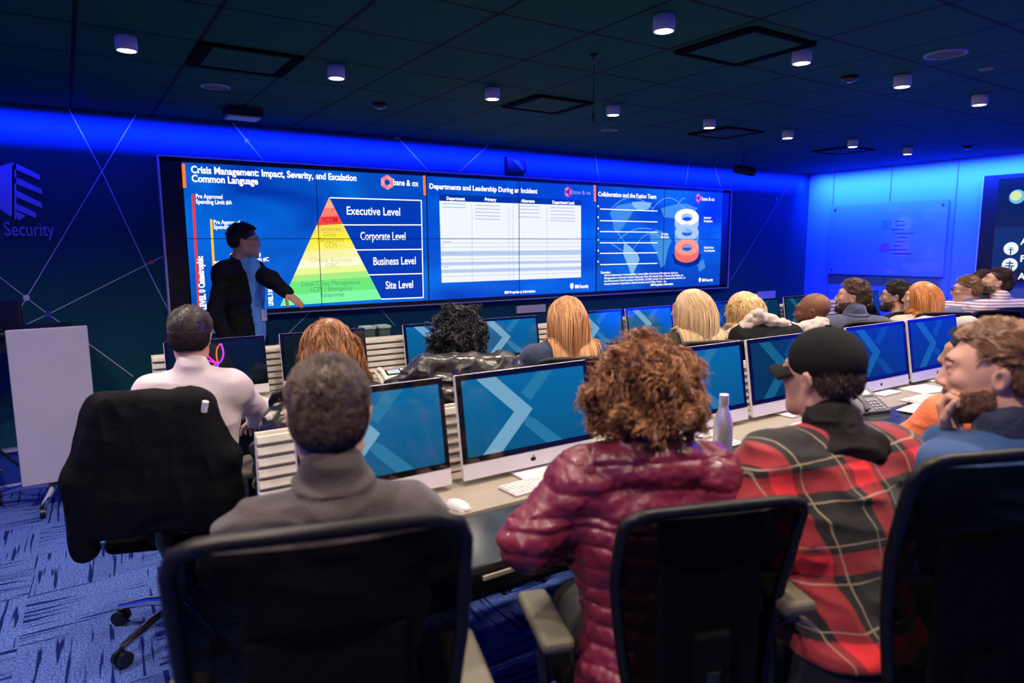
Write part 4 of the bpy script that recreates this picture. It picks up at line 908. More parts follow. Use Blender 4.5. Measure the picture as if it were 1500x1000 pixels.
def person(label, px, py, D, heading, head=(0, 0, 0), group=None, lean=.10, skinm='light', fem=False, vox=.006, arms=None, garment=None, gdisp=None, neckline=None, hs=1.0, build=1.0, standing=False,
           hands=True, hide_legs=False, hand_curl=.6, extra_body=None, shoulder_tilt=0, hip=None, handn=None, hand_dir=None, gvox=None, legs='trouser', kind='person', collar=None, gname='jacket'):
    """px, py, D: where the head's centre stands (read off the photograph) -> a world position; everything else in real metres"""
    hc = atd(px, py, D); th = heading; Rw = Rz(-th)
    root = empty('person', (0, 0, 0), -th, label, kind, group)
    hzc = hc[2]; S_ = build
    off = Rw @ np.array([0, lean+.03, 0]); base = np.array([hc[0]-off[0], hc[1]-off[1], 0]); root.location = base
    H = Head((0, lean+.03, hzc), head[0], head[1], head[2], hs)
    nb = np.array([0, lean-.015, hzc-.165*hs]); sh_z = hzc-.235*hs; sw = .178*S_
    shl = [np.array([sx*sw, lean-.03, sh_z+sx*shoulder_tilt]) for sx in (-1, 1)]
    hipz = (.56 if not standing else hzc-.75) if hip is None else hip
    pel = np.array([0, 0 if not standing else lean*.6, hipz])
    if arms is None: arms = [((-.26, .06, sh_z-.25), (-.17, .30, DESK+.055)), ((.26, .06, sh_z-.25), (.17, .30, DESK+.055))]
    el = [np.array(a[0], float) for a in arms]; wr = [np.array(a[1], float) for a in arms]
    def torso(g, sl=1.0, k=.05):
        L = [Cone(pel+np.array([0, 0, .03]), np.array([0, lean*.7-.01, hzc-.43*hs]), .150*S_+g, .165*S_+g, k, (1, 1.42, 1)), Ell(np.array([0, lean*.75-.02, hzc-.36*hs]), (.185*S_+g, .112*S_+g, .17), k=k),
             Ell(pel+np.array([0, 0, .02]), (.175*S_+g, .125*S_+g, .11), k=k), Cone(shl[0], shl[1], .066+g, .066+g, k), Cone(nb+np.array([0, -.012, -.01]), shl[0]+np.array([.02, 0, .015]), .050+g*.4, .052+g, k), Cone(nb+np.array([0, -.012, -.01]), shl[1]+np.array([-.02, 0, .015]), .050+g*.4, .052+g, k)]
        for i in range(2):
            L.append(Cone(shl[i], el[i], .058*S_+g, .046*S_+g, .035))
            if sl > .5: e2 = wr[i]+(el[i]-wr[i])*(1-sl); L.append(Cone(el[i], e2, .045*S_+g, .034*S_+g*.8, .03))
        return L
    body = H.prims(fem)+[Cone(H.p(0, -.022, -.055), nb+np.array([0, -.005, -.02]), .056*hs*(.88 if fem else 1), .062*(.88 if fem else 1), .03)]+torso(-.012)
    for i, sd in enumerate((-1, 1)):
        body.append(Cone(el[i], wr[i], .038, .026, .02))
        if hands:
            dr = (wr[i]-el[i]) if hand_dir is None or hand_dir[i] is None else np.array(hand_dir[i], float); nn = (0, 0, -1) if handn is None or handn[i] is None else handn[i]
            body += hand(wr[i], dr, nn, side=-sd if False else sd, curl=hand_curl if not isinstance(hand_curl, tuple) else hand_curl[i])
    if standing:
        kn = [np.array([sx*.10, .02, hipz*.52]) for sx in (-1, 1)]; an = [np.array([sx*.11, -.02, .09]) for sx in (-1, 1)]; hp = [pel+np.array([sx*.09, 0, -.03]) for sx in (-1, 1)]
    else:
        hp = [np.array([sx*.09, .0, .545]) for sx in (-1, 1)]; kn = [np.array([sx*.13, .42, .535]) for sx in (-1, 1)]; an = [np.array([sx*.13, .40 if not hide_legs else .36, .10]) for sx in (-1, 1)]
    for i in range(2): body += [Cone(hp[i], kn[i], .07, .048, .03), Cone(kn[i], an[i], .048, .034, .02)]
    if extra_body: body += extra_body(H)
    sdf_obj('body', body, vox, SK[skinm], root)
    g = .0 if garment is None else garment.get('g', .012); sl = .93 if garment is None else garment.get('sl', .93)
    gp = torso(g, sl)
    if collar: gp += collar(H, nb)
    if garment.get('hem'): gp.append(RBox((0, 0, garment['hem']-.3), (.6, .6, .3), .01, k=.02, sub=True))
    sdf_obj(gname, gp, gvox or vox, garment['m'], root, gdisp or folds(.010, 11, 40, .003))
    tp = [Ell(pel+np.array([0, 0, .0]), (.182*S_, .135*S_, .10 if not (garment or {}).get('hem') else .16), k=.04)]
    for i in range(2): tp += [Cone(hp[i], kn[i], .088, .066, .04), Cone(kn[i], an[i]+np.array([0, 0, .03]), .064, .050, .03)]
    sdf_obj('trousers', tp, .009, M_[legs], root, folds(.008, 14))
    for i in range(2):
        a = an[i]; sdf_obj('shoe', [Ell(a+np.array([0, .0, -.045]), (.042, .055, .045)), Ell(a+np.array([0, .10, -.062]), (.043, .105, .028)), Cone(a, a+np.array([0, 0, -.03]), .04, .04)], .007, M_['shoe'], root)
    return root, H, dict(nb=nb, sh=shl, el=el, wr=wr, torso=torso, pel=pel, body=body)
def eyes(H, root, col=(.05, .03, .02)):
    mw = mat('eye_white', (.42, .38, .36), .3); mi = mat('eye_iris', col, .15)
    for x in (-1, 1):
        c = H.p(x*.0315, .0835, .0115); f = H.R @ np.array([0, 1, 0]); mb = MB()
        bm = bmesh.new(); bmesh.ops.create_uvsphere(bm, u_segments=14, v_segments=10, radius=.0115*H.s)
        mb.add([(v.co+Vector(c))[:] for v in bm.verts], [[v.index for v in q.verts] for q in bm.faces], 0, True); bm.free()
        mb.cyl(c+f*.0095*H.s, c+f*.0119*H.s, .0055*H.s, .0040*H.s, n=12, mi=1); mb.build('eye', [mw, mi], root)
def scalp(H, n, rs, test, grow_=1.0):
    v = rs.randn(n*4, 3); v /= np.linalg.norm(v, axis=1, keepdims=True)
    ok = test(v); v = v[ok][:n]
    r = np.array([.076, .096, .085])*H.s*grow_; return H.c+(H.R @ (np.array([0, -.018, .035])*H.s))+(v*r) @ H.R.T
def hairline(fr=.05, back=-.75, side=-.15):
    """unit directions that carry hair: not the face, not below the nape"""
    def t(v): return ((v[:, 2] > side) | (v[:, 1] < -.15)) & (v[:, 2] > back) & ~((v[:, 1] > .45) & (v[:, 2] < .45+fr)) & ~((v[:, 1] > .05) & (v[:, 2] < .05))
    return t
def short_hair(H, root, c0, c1, name, n=2600, ln=.022, r=.0011, fr=.05, seed=1, cap=.004, back=-.70, side=-.2, up=.3, wob=.25, rough=.5, fade=None):
    rs = np.random.RandomState(seed); sk = H.skull(); m = hair_mat(name, c0, c1, rough)
    cap_p = [H.E((0, -.020, .040), (.074+cap, .094+cap, .081+cap*1.5)), H.E((0, -.048, -.004), (.069+cap*.4, .062+cap*.4, .052), k=.02)]
    cap_p += [H.E((0, .125, -.030), (.13, .065, .085), k=.012, sub=True), H.E((0, .0, -.125), (.12, .14, .065), k=.01, sub=True)]
    if fade is None: fade = .55
    cap_p += [H.E((x*.088, .028, -.035), (.025, .040, .050), k=.012, sub=True) for x in (-1, 1)]
    roots = scalp(H, n, rs, hairline(fr, back, side)); fwd = H.R @ np.array([0, .8, .25]); upv = H.R @ np.array([0, .1, 1.]); ctr = H.p(0, -.02, .03); ax = H.R[:, 2]
    hh = (roots-ctr) @ ax/(.085*H.s)
    def df(P, t, rs_): return grad(sk, P)*up+fwd*.6+vnoise(P, 60)[:, None]*upv*1.2
    A, lf = grow(roots, sk, df, ln, 5, .002, .007+cap, rs, wob=wob, wf=50, keep=.4)
    sc = np.clip(.35+.65*(hh+.35)/.6, .25, 1)[:, None, None]; A = A[:, :1]+(A-A[:, :1])*sc
    v = rs.randn(n*3, 3); v /= np.linalg.norm(v, axis=1, keepdims=True); v = v[(v[:, 1] < .25) & (v[:, 2] < .75) & (v[:, 2] > -.80)][:int(n*.6)]
    rc = cap_p[1]; R2_ = H.c+H.R @ (np.array([0, -.048, -.004])*H.s)+(v*np.array([.069, .062, .052])*H.s) @ H.R.T
    A2, lf2 = grow(R2_, cap_p[:2], lambda P, t, rs_: grad(cap_p[:2], P)*.35+np.array([0, 0, -1.]), min(ln, .014), 4, .0005, .004, rs, wob=wob, wf=60, keep=.4)
    return hair_obj('hair', cap_p, [(A, lf, r), (A2, lf2, r)], m, root, .004, lambda P: vnoise(P, 70)*.003)
def long_hair(H, root, prims, c0, c1, name, n=900, ln=.42, r=.0028, seed=2, vol=.012, part=0, wob=.10, curl=0, cf=0, rough=.38, fr=.0, nseg=22, under=True, wf=18, tailz=.14):
    rs = np.random.RandomState(seed); m = hair_mat(name, c0, c1, rough)
    coll = prims
    roots = scalp(H, n, rs, hairline(fr, -.55, -.1)); ctr = H.p(0, -.03, .05)
    X = H.R[:, 0]; Y = H.R[:, 1]
    def df(P, t, rs_):
        rel = (P-ctr); s = np.sign((rel @ X)-part)[:, None]
        w_ = np.clip(1-(t*nseg-1)/5, 0, 1)
        return np.array([0, 0, -1.])*(1.0-.5*w_)+(s*X*.8*np.clip(.25+(rel@Y)[:, None]*12, 0, 1)-Y*.65)*w_
    A, lf = grow(roots, coll, df, ln, nseg, .004, vol, rs, wob=wob, wf=wf, keep=.45, curl=curl, cf=cf)
    un = [H.E((0, -.026, .040), (.081+vol*.4, .098+vol*.4, .087+vol*.3)), H.E((0, -.055, -.04), (.076+vol*.4, .062+vol*.5, .11), k=.04), H.E((0, .11, -.045), (.062, .075, .088), k=.012, sub=True)] if under else None
    return hair_obj('hair', un, [(A, lf, r)], m, root, .006, lambda P: abs(vnoise(P*np.array([1, 1, .25]), 60))*.008-.002)

# ------------------------------------------------------------------ the audience and the presenter
def cloth(name, c, rough=.75, **k): return mat(name, c, rough, sheen=(.2 if max(c) > .04 else 0), spec=(.4 if max(c) > .04 else .12), bump=k.pop('bump', .35), bscale=k.pop('bscale', 90), noise=k.pop('noise', .12), nscale=10, **k)
def collar_high(rad=.076, up=.075):
    def c(H, nb): return [Cone(nb+np.array([0, -.022, -.015]), nb+np.array([0, -.012, up]), rad, rad*.93, .02), Ell(nb+np.array([0, -.03, .0]), (rad*1.2, rad*1.15, .04), k=.03), Ell(nb+np.array([0, -.022, up-.012]), (rad*1.12, rad*1.10, .014), Rx(.12), k=.008), Ell(nb+np.array([0, -.024, up-.045]), (rad*1.16, rad*1.14, .013), Rx(.2), k=.008)]
    return c
def collar_low(H, nb): return [Cone(nb+np.array([0, -.008, -.015]), nb+np.array([0, -.010, .038]), .066, .068, .015)]
def hood(H, nb): return [Ell(nb+np.array([0, -.055, -.005]), (.125, .070, .065), k=.04), Cone(nb+np.array([0, -.012, -.01]), nb+np.array([0, -.01, .055]), .078, .078, .02)]

# 1. man in the charcoal fleece
r, H, J = person('man with short dark hair in a charcoal fleece, seen from behind, near desk', 482, 608, 1.48, math.radians(16), (math.radians(2), .05, 0), lean=.14, skinm='pink', vox=.005,
    garment=dict(m=cloth('fleece_charcoal', (.055, .044, .044), .85, bscale=160), g=.016), collar=collar_high(.074, .062), hs=1.06, build=.93, arms=[((-.22, .20, .96), (-.15, .36, DESK+.055)), ((.22, .20, .96), (.17, .36, DESK+.055))], gname='fleece', gdisp=folds(.018, 9, 30, .004), group='people at the near desk', handn=None)
short_hair(H, r, (.018, .012, .010), (.14, .09, .07), 'hair_dark_brown', n=7500, ln=.018, r=.0010, seed=3, cap=.003, wob=.18, up=.35)

# 2. woman in the maroon puffer
def quilt(P):
    pt = np.where(P[:, 2] > .98, .066, .046); z = P[:, 2]+.014*vnoise(P, 12)*2+.03*np.abs(P[:, 0]); s = np.abs(np.sin(z*PI/pt))
    return -(s**.5)*.0075+.003+vnoise(P, 30)*.011+vnoise(P, 70)*.004
mp = mat('maroon_nylon', (.145, .012, .038), .40, spec=.5, coat=.08, bump=.25, bscale=45)
r, H, J = person('woman with curly auburn hair in a maroon quilted jacket, seen from behind', 940, 576, 1.78, math.radians(30), (.0, .0, 0), lean=.13, hs=.96, skinm='pink', fem=True, vox=.006, gvox=.004,
    garment=dict(m=mp, g=.024), collar=hood, gdisp=quilt, gname='quilted_jacket', group='people at the near desk', build=.93, arms=[((-.31, .05, 1.02-.10), (-.14, .28, DESK+.065)), ((.31, .06, .92), (.16, .28, DESK+.065))])
rs = np.random.RandomState(5); m = hair_mat('hair_auburn_curly', (.05, .016, .007), (.50, .21, .085), .4)
vol = [H.E((0, -.020, .022), (.125, .128, .112), k=.03), H.E((0, -.03, -.035), (.128, .115, .070), k=.04)]
roots = []
v = rs.randn(16000, 3); v /= np.linalg.norm(v, axis=1, keepdims=True); v = v[~((v[:, 1] > .45) & (v[:, 2] < .55)) & (v[:, 2] > -.62)][:5200]
roots = H.c+H.R @ np.array([0, -.02, .015])+(v*np.array([.112, .116, .108])) @ H.R.T
def dfc(P, t, rs_): return np.array([0, 0, -.55])+grad(vol, P)*(.35-.6*t)+np.stack([vnoise(P+i*7, 22) for i in range(3)], -1)*2.4
A, lf = grow(roots, vol, dfc, .085, 14, -.006, .008, rs, wob=.3, wf=25, keep=.5, curl=.0075, cf=2.2)
A2, lf2 = grow(roots[:500], vol, lambda P, t, r_: grad(vol, P)*.6+np.stack([vnoise(P+i*7, 30) for i in range(3)], -1)*3, .05, 10, .0, .02, rs, curl=.006, cf=2, keep=.6)
hair_obj('hair', [H.E((0, -.020, .022), (.119, .122, .108), k=.03), H.E((0, -.03, -.035), (.120, .108, .066), k=.04), H.E((0, .13, -.03), (.065, .07, .09), k=.02, sub=True)], [(A, lf, .0019), (A2, lf2, .0009)], m, r, .004,
    lambda P: vnoise(P, 38)*.022+vnoise(P, 90)*.008)

# 3. man in the black cap and plaid shirt
def plaid_mat():
    m = mat('plaid_flannel', (.02, .02, .02), .85, sheen=.2, bump=.2, bscale=200); N, L = nodes_of(m); b = N['Principled BSDF']
    tc = N.new('ShaderNodeTexCoord'); mpn = N.new('ShaderNodeMapping'); mpn.inputs['Rotation'].default_value = (0, .14, 0); L.new(tc.outputs['Object'], mpn.inputs[0]); nz = N.new('ShaderNodeTexNoise'); nz.inputs['Scale'].default_value = 7
    L.new(mpn.outputs[0], nz.inputs['Vector']); add = N.new('ShaderNodeMix'); add.data_type = 'VECTOR'; add.inputs[0].default_value = .02; L.new(mpn.outputs[0], add.inputs[4]); L.new(nz.outputs['Color'], add.inputs[5])
    sp = N.new('ShaderNodeSeparateXYZ'); L.new(add.outputs[1], sp.inputs[0])
    def ramp(out, off):
        a = N.new('ShaderNodeMath'); a.operation = 'MULTIPLY_ADD'; L.new(out, a.inputs[0]); a.inputs[1].default_value = 1/.185; a.inputs[2].default_value = off
        f = N.new('ShaderNodeMath'); f.operation = 'FRACT'; L.new(a.outputs[0], f.inputs[0]); res = []
        for stops in ([(0, 1), (.27, 0)], [(0, 0), (.36, 1), (.38, 0), (.88, 1), (.90, 0)]):
            r_ = N.new('ShaderNodeValToRGB'); r_.color_ramp.interpolation = 'CONSTANT'; e = r_.color_ramp.elements
            while len(e) < len(stops): e.new(.5)
            for i, (pos, v) in enumerate(stops): e[i].position = pos; e[i].color = (v, v, v, 1)
            L.new(f.outputs[0], r_.inputs[0]); res.append(r_)
        return res
    sx = N.new('ShaderNodeMath'); sx.operation = 'MULTIPLY_ADD'; L.new(sp.outputs[1], sx.inputs[0]); sx.inputs[1].default_value = .55; L.new(sp.outputs[0], sx.inputs[2])
    rx, tx = ramp(sx.outputs[0], .12); rz, tz = ramp(sp.outputs[2], .35)
    s = N.new('ShaderNodeMath'); s.operation = 'ADD'; L.new(rx.outputs[0], s.inputs[0]); L.new(rz.outputs[0], s.inputs[1]); hf = N.new('ShaderNodeMath'); hf.operation = 'MULTIPLY'; hf.inputs[1].default_value = .5; L.new(s.outputs[0], hf.inputs[0])
    c = N.new('ShaderNodeValToRGB'); e = c.color_ramp.elements; e[0].color = (.012, .010, .010, 1); e[1].color = (.80, .022, .035, 1); n_ = e.new(.5); n_.color = (.30, .018, .026, 1); L.new(hf.outputs[0], c.inputs[0])
    mxx = N.new('ShaderNodeMath'); mxx.operation = 'MAXIMUM'; L.new(tx.outputs[0], mxx.inputs[0]); L.new(tz.outputs[0], mxx.inputs[1]); fm = N.new('ShaderNodeMath'); fm.operation = 'MULTIPLY'; fm.inputs[1].default_value = .7; L.new(mxx.outputs[0], fm.inputs[0])
    mm = N.new('ShaderNodeMix'); mm.data_type = 'RGBA'; L.new(fm.outputs[0], mm.inputs[0]); L.new(c.outputs[0], mm.inputs[6]); mm.inputs[7].default_value = (.42, .32, .22, 1); L.new(mm.outputs[2], b.inputs['Base Color'])
    return m
r, H, J = person('man in a black baseball cap and red black plaid shirt, back turned', 1203, 551, 1.80, math.radians(24), (math.radians(-20), .02, 0), lean=.17, skinm='pink', vox=.005,
    hip=.61, garment=dict(m=plaid_mat(), g=.026, hem=.665), gdisp=folds(.014, 9, 30, .004), gname='plaid_shirt', group='people at the near desk', hs=.97, build=.94, arms=[((-.33, .07, .90), (-.15, .30, DESK+.06)), ((.31, .08, .92), (.17, .30, DESK+.06))])
nb = J['nb']
sdf_obj('hood', [Ell(nb+np.array([.01, -.050, .0]), (.105, .060, .050), k=.04), Cone(nb+np.array([0, -.01, -.01]), nb+np.array([0, -.008, .045]), .076, .073, .02), Ell(nb+np.array([.055, -.075, -.02]), (.060, .038, .045), k=.04)], .005, cloth('hoodie_black', (.014, .012, .012)), r, folds(.012, 16, 40, .004))
short_hair(H, r, (.02, .013, .010), (.09, .05, .035), 'hair_dark', n=1200, ln=.012, r=.0010, seed=8, cap=.002)
capm = cloth('cap_black', (.010, .010, .011), .8, bscale=250)
cp = [H.E((0, -.016, .050), (.087, .106, .089), k=.01), H.E((0, -.016, -.05), (.13, .15, .072), k=.006, sub=True), H.E((0, .13, .0), (.06, .05, .022), k=.01, sub=True)]
co = sdf_obj('cap', cp, .004, capm, r, None)
mb = MB(); vs = []; nI, nJ = 14, 6
for j in range(nJ+1):
    for i in range(nI+1):
        a = math.radians(28+124*i/nI); t = j/nJ; rad0 = (.083*abs(math.cos(a))**1+.0, ); x = math.cos(a)*(.083+.004*t); y = -.016+math.sin(a)*.100+t*.075*math.sin(a)**.7; z = .030-.022*t+(-.030*(math.cos(a)**2))*(1)
        vs.append(tuple(H.p(x, y, z)))
fs = [(j*(nI+1)+i, j*(nI+1)+i+1, (j+1)*(nI+1)+i+1, (j+1)*(nI+1)+i) for j in range(nJ) for i in range(nI)]
me = bpy.data.meshes.new('brim'); me.from_pydata(vs, [], fs); bo = link('brim', me, capm, co, True); md = bo.modifiers.new('s', 'SOLIDIFY'); md.thickness = .004
bm = MB(); c_ = H.p(0, -.016, .139); bm.cyl(c_, c_+H.R[:, 2]*.004, .008, n=14); bm.build('button', capm, co)
MB().cyl(H.p(.084, .02, .035), H.p(.0875, .02, .035), .003, n=10).build('eyelet', M_['chairframe'], co)

# 4. bearded man in blue, fist at his mouth
blue = cloth('pullover_blue', (.016, .065, .20), .8, bscale=200)
hc4 = atd(1456, 545, 1.76)
fist = lambda H: None
h4 = math.radians(22); hy4 = math.radians(-46)
def mouthpt(): 
    H_ = Head((0, .13+.03, hc4[2]), hy4, .05, 0, 1.08); return H_, H_.p(-.012, .135, -.070)
Hm, mp_ = mouthpt()
wrist = mp_+np.array([.030, -.055, -.085]); 
r, H, J = person('bearded man in a blue pullover resting his fist against his mouth, in profile', 1456, 545, 1.76, h4, (hy4, .05, 0), lean=.13, skinm='pink', vox=.004, hs=1.08,
    garment=dict(m=blue, g=.022, sl=.90), gdisp=folds(.014, 10, 30, .003), gname='pullover', group='people at the near desk', build=.98,
    arms=[((-.27, .24, DESK+.13), tuple(wrist)), ((.30, .12, .92), (.05, .33, DESK+.07))], hand_curl=(1.45, .9), hand_dir=[(-.10, .18, 1.0), None], handn=[(.35, -.95, .1), None])
nb = J['nb']; sdf_obj('collar', [Cone(nb+np.array([0, -.01, -.03]), nb+np.array([0, .0, .045]), .074, .070, .02)], .005, cloth('collar_navy', (.008, .014, .05)), r, folds(.006, 20))
short_hair(H, r, (.10, .045, .022), (.42, .22, .12), 'hair_ginger_brown', n=6500, ln=.026, r=.0010, seed=12, cap=.002, fr=.10, wob=.12, up=.05, side=-.35)
eyes(H, r)
def beard(H, root, c0, c1, name, n=2500, ln=.012, seed=4):
    rs = np.random.RandomState(seed); v = rs.randn(n*8, 3); v /= np.linalg.norm(v, axis=1, keepdims=True)
    sk = H.prims(); P = H.p(0, .02, -.055)+(v*np.array([.075, .095, .075])*H.s) @ H.R.T
    for _ in range(5): P = P-grad(sk, P)*evalp(sk, P)[:, None]
    q = (P-H.c) @ H.R/H.s
    ok = (q[:, 2] < -.028-.0*q[:, 1]) & (q[:, 1] > -.005) & (q[:, 2] > -.135) & (((q[:, 1] < .078) & (q[:, 2] < -.030-(q[:, 1]-.02)*.25)) | (q[:, 2] < -.070) | ((q[:, 2] < -.039) & (q[:, 2] > -.049) & (abs(q[:, 0]) < .026) & (q[:, 1] < .098))) & ((abs(q[:, 0]) > .040) | (q[:, 2] < -.037)) & ~((abs(q[:, 0]) < .022) & (q[:, 2] > -.070) & (q[:, 2] < -.048))
    P = P[ok][:n]; dn = H.R @ np.array([0, .25, -1.])
    A, lf = grow(P, sk, lambda P_, t, r_: dn+grad(sk, P_)*.6, ln, 4, .001, .006, rs, keep=.4, wob=.3, wf=80); return hair_obj('beard', None, [(A, lf, .0009*1.2)], hair_mat(name, c0, c1), root)
beard(H, r, (.09, .035, .018), (.30, .14, .07), 'beard_brown', 5200)
def brows(H, root, c=(.06, .03, .02)):
    m = mat('brow_hair', c, .6)
    for x in (-1, 1): MB().tube([H.p(x*.014, .098, .030), H.p(x*.030, .096, .036), H.p(x*.048, .082, .030)], [.003*H.s, .0035*H.s, .002*H.s], n=6).build('eyebrow', m, root)
brows(H, r, (.12, .06, .03))

# 5. man in the white shirt
ws = cloth('shirt_white', (.74, .62, .68), .7, bump=.2, noise=.03)
r, H, J = person('man in a white shirt with dark hair, seated from behind at the left', 280, 494, 2.92, math.radians(14), (math.radians(6), .10, 0), lean=.15, hs=1.0, skinm='pink', vox=.006,
    garment=dict(m=ws, g=.020, sl=.86), collar=collar_low, gdisp=folds(.011, 8, 24, .004), gname='shirt', group='people at the front desk', build=.84, gvox=.005, arms=[((-.22, .26, .93), (-.12, .50, DESK+.05)), ((.26, .30, .90), (.22, .56, DESK+.05))])
short_hair(H, r, (.012, .008, .007), (.06, .035, .028), 'hair_near_black', n=5000, ln=.030, r=.0014, seed=20, cap=.009, wob=.12, up=.12)
# 6. auburn wavy hair
r, H, J = person('woman with long wavy auburn hair and a dark top, seated from behind', 482, 511, 2.98, math.radians(18), (0, .12, 0), lean=.16, skinm='light', fem=True, vox=.007,
    garment=dict(m=cloth('top_black', (.014, .013, .016)), g=.014), collar=collar_low, gname='top', group='people at the front desk', build=.95)
long_hair(H, r, J['body']+J['torso'](.02), (.16, .055, .018), (.62, .30, .12), 'hair_auburn_wavy', n=2600, ln=.36, r=.0020, seed=31, vol=.030, wob=.28, curl=.006, cf=2.5, wf=22)
# 7. dark curly hair, hand at the cheek
r, H, J = person('person with a mass of dark curly hair resting a cheek on one hand', 671, 484, 3.42, math.radians(24), (.05, .05, 0), lean=.12, hs=.88, skinm='tan', fem=True, vox=.007,
    garment=dict(m=cloth('top_charcoal', (.02, .02, .024)), g=.016), collar=collar_low, gname='top', group='people at the front desk', arms=[((-.24, .22, DESK+.08), (-.105, .17, 1.15)), ((.26, .12, .86), (.1, .32, DESK+.05))], hand_dir=[(.15, -.05, 1), None], handn=[(1, .1, 0), None], hand_curl=(.3, .6))
rs = np.random.RandomState(6); m = hair_mat('hair_black_curly', (.004, .005, .006), (.022, .026, .030), .5)
vol = [H.E((0, -.03, .015), (.112, .118, .120), k=.03), H.E((0, -.045, -.07), (.118, .095, .085), k=.05)]
v = rs.randn(6000, 3); v /= np.linalg.norm(v, axis=1, keepdims=True); v = v[~((v[:, 1] > .4) & (v[:, 2] < .5))][:1300]
roots = H.c+H.R @ np.array([0, -.03, -.02])+(v*np.array([.105, .105, .135])) @ H.R.T
A, lf = grow(roots, vol, dfc, .09, 12, -.004, .012, rs, wob=.4, wf=25, keep=.5, curl=.008, cf=2)
hair_obj('hair', vol+[H.E((0, .13, -.04), (.06, .07, .10), k=.02, sub=True)], [(A, lf, .0035)], m, r, .006, lambda P: vnoise(P, 40)*.022)
# 8. blonde woman, navy top
r, H, J = person('blonde woman with long hair and a navy top leaning left, seen from behind', 828, 466, 3.6, math.radians(26), (math.radians(-10), .05, .10), lean=.14, hs=.92, skinm='light', fem=True, vox=.007,
    garment=dict(m=cloth('top_navy', (.012, .03, .075)), g=.012), gname='top', group='people at the front desk', build=.98, arms=[((-.30, .12, .86), (-.20, .30, DESK+.05)), ((.27, .10, .88), (.15, .32, DESK+.05))])
long_hair(H, r, J['body']+J['torso'](.018), (.34, .13, .045), (.95, .54, .24), 'hair_honey_blonde', n=2800, ln=.40, r=.0017, seed=33, vol=.014, wob=.10)
MB().tube([np.array(J['nb'])+np.array([-.06, -.075, -.03]), np.array([-.05, J['nb'][1]-.125, J['nb'][2]-.13]), np.array([-.02, J['nb'][1]-.14, J['nb'][2]-.25])], .008, n=8).build('strap', cloth('strap_purple', (.15, .05, .22)), r)
# 9. pale blonde straight hair
r, H, J = person('blonde woman with long straight pale hair, face turned to the left', 1009, 454, 4.08, math.radians(24), (math.radians(-42), .05, 0), lean=.10, hs=.96, skinm='light', fem=True, vox=.006,
    garment=dict(m=cloth('top_olive', (.035, .032, .026)), g=.016), collar=collar_low, gname='top', group='people at the front desk', build=.95)
long_hair(H, r, J['body']+J['torso'](.022), (.55, .33, .16), (1.0, .76, .46), 'hair_blonde_pale', n=2800, ln=.42, r=.0017, seed=35, vol=.020, wob=.05); eyes(H, r); brows(H, r, (.3, .2, .12))
# 10. wavy golden blonde
r, H, J = person('blonde woman with wavy golden hair looking left beside the beige coat', 1085, 456, 4.4, math.radians(28), (math.radians(-42), .05, 0), lean=.10, hs=.96, skinm='light', fem=True, vox=.006,
    garment=dict(m=cloth('knit_cream', (.42, .34, .27)), g=.022), collar=collar_low, gname='knit_top', group='people at the front desk', build=.98)
long_hair(H, r, J['body']+J['torso'](.024), (.55, .32, .12), (1.0, .74, .38), 'hair_golden', n=2400, ln=.30, r=.0020, seed=36, vol=.030, wob=.22, curl=.006, cf=2); eyes(H, r); brows(H, r, (.3, .2, .1))
# 11. bald man
r, H, J = person('bald man in a maroon hooded top looking left', 1190, 456, 4.62, math.radians(30), (math.radians(-52), .04, 0), lean=.10, hs=1.05, skinm='brown', vox=.005,
    garment=dict(m=cloth('hoodie_maroon', (.22, .014, .035)), g=.022), collar=hood, gname='hooded_top', group='people at the front desk', build=1.05); eyes(H, r); brows(H, r, (.02, .012, .01))
beard(H, r, (.006, .005, .005), (.02, .015, .012), 'beard_black', 2200, .008)
# 12. man in the navy fleece
r, H, J = person('man with short brown hair and beard in a navy fleece, in profile', 1249, 435, 4.95, math.radians(32), (math.radians(-58), -.06, 0), lean=.06, skinm='light', vox=.006,
    garment=dict(m=cloth('fleece_navy', (.045, .055, .11)), g=.022), collar=collar_high(.078, .06), gname='fleece', group='people at the front desk', build=1.05); eyes(H, r); brows(H, r)
short_hair(H, r, (.03, .018, .012), (.20, .11, .06), 'hair_brown', n=3200, ln=.03, r=.0014, seed=40, cap=.004, fr=.05); beard(H, r, (.03, .018, .014), (.08, .045, .03), 'beard_dark_brown', 2500)
# 13. man with glasses and clasped hands
r, H, J = person('man in glasses and black shirt with hands clasped before his chin', 1312, 434, 5.55, math.radians(8), (math.radians(-30), .0, 0), lean=.10, skinm='light', vox=.006,
    garment=dict(m=cloth('shirt_black', (.010, .011, .013)), g=.016), gname='shirt', group='people at the front desk', build=1.0,
    arms=[((-.26, .30, DESK+.12), (-.165, .37, 1.14)), ((.12, .32, DESK+.12), (-.045, .34, 1.14))], hand_dir=[(.5, .0, 1), (-.5, .05, 1)], handn=[(1, -.3, -.3), (-1, -.3, -.3)], hand_curl=(.9, .9)); eyes(H, r); brows(H, r)
def glasses(H, root, m=None):
    m = m or M_['black']; mb = MB()
    for x in (-1, 1):
        mb.tube([H.p(x*.033+.022*math.cos(a), .110-.004*abs(math.cos(a)), .010+.016*math.sin(a)) for a in [2*PI*i/16 for i in range(16)]], .0018*H.s, n=6, closed=True)
        mb.tube([H.p(x*.055, .106, .014), H.p(x*.076, .05, .014), H.p(x*.080, -.01, .008)], .0018*H.s, n=6)
    mb.tube([H.p(-.011, .112, .012), H.p(0, .115, .015), H.p(.011, .112, .012)], .0015*H.s, n=6); mb.build('glasses', m, root)
glasses(H, r); short_hair(H, r, (.008, .007, .007), (.03, .025, .022), 'hair_black', n=3000, ln=.028, r=.0014, seed=41, cap=.008); beard(H, r, (.01, .008, .008), (.03, .02, .02), 'beard_black2', 1800)
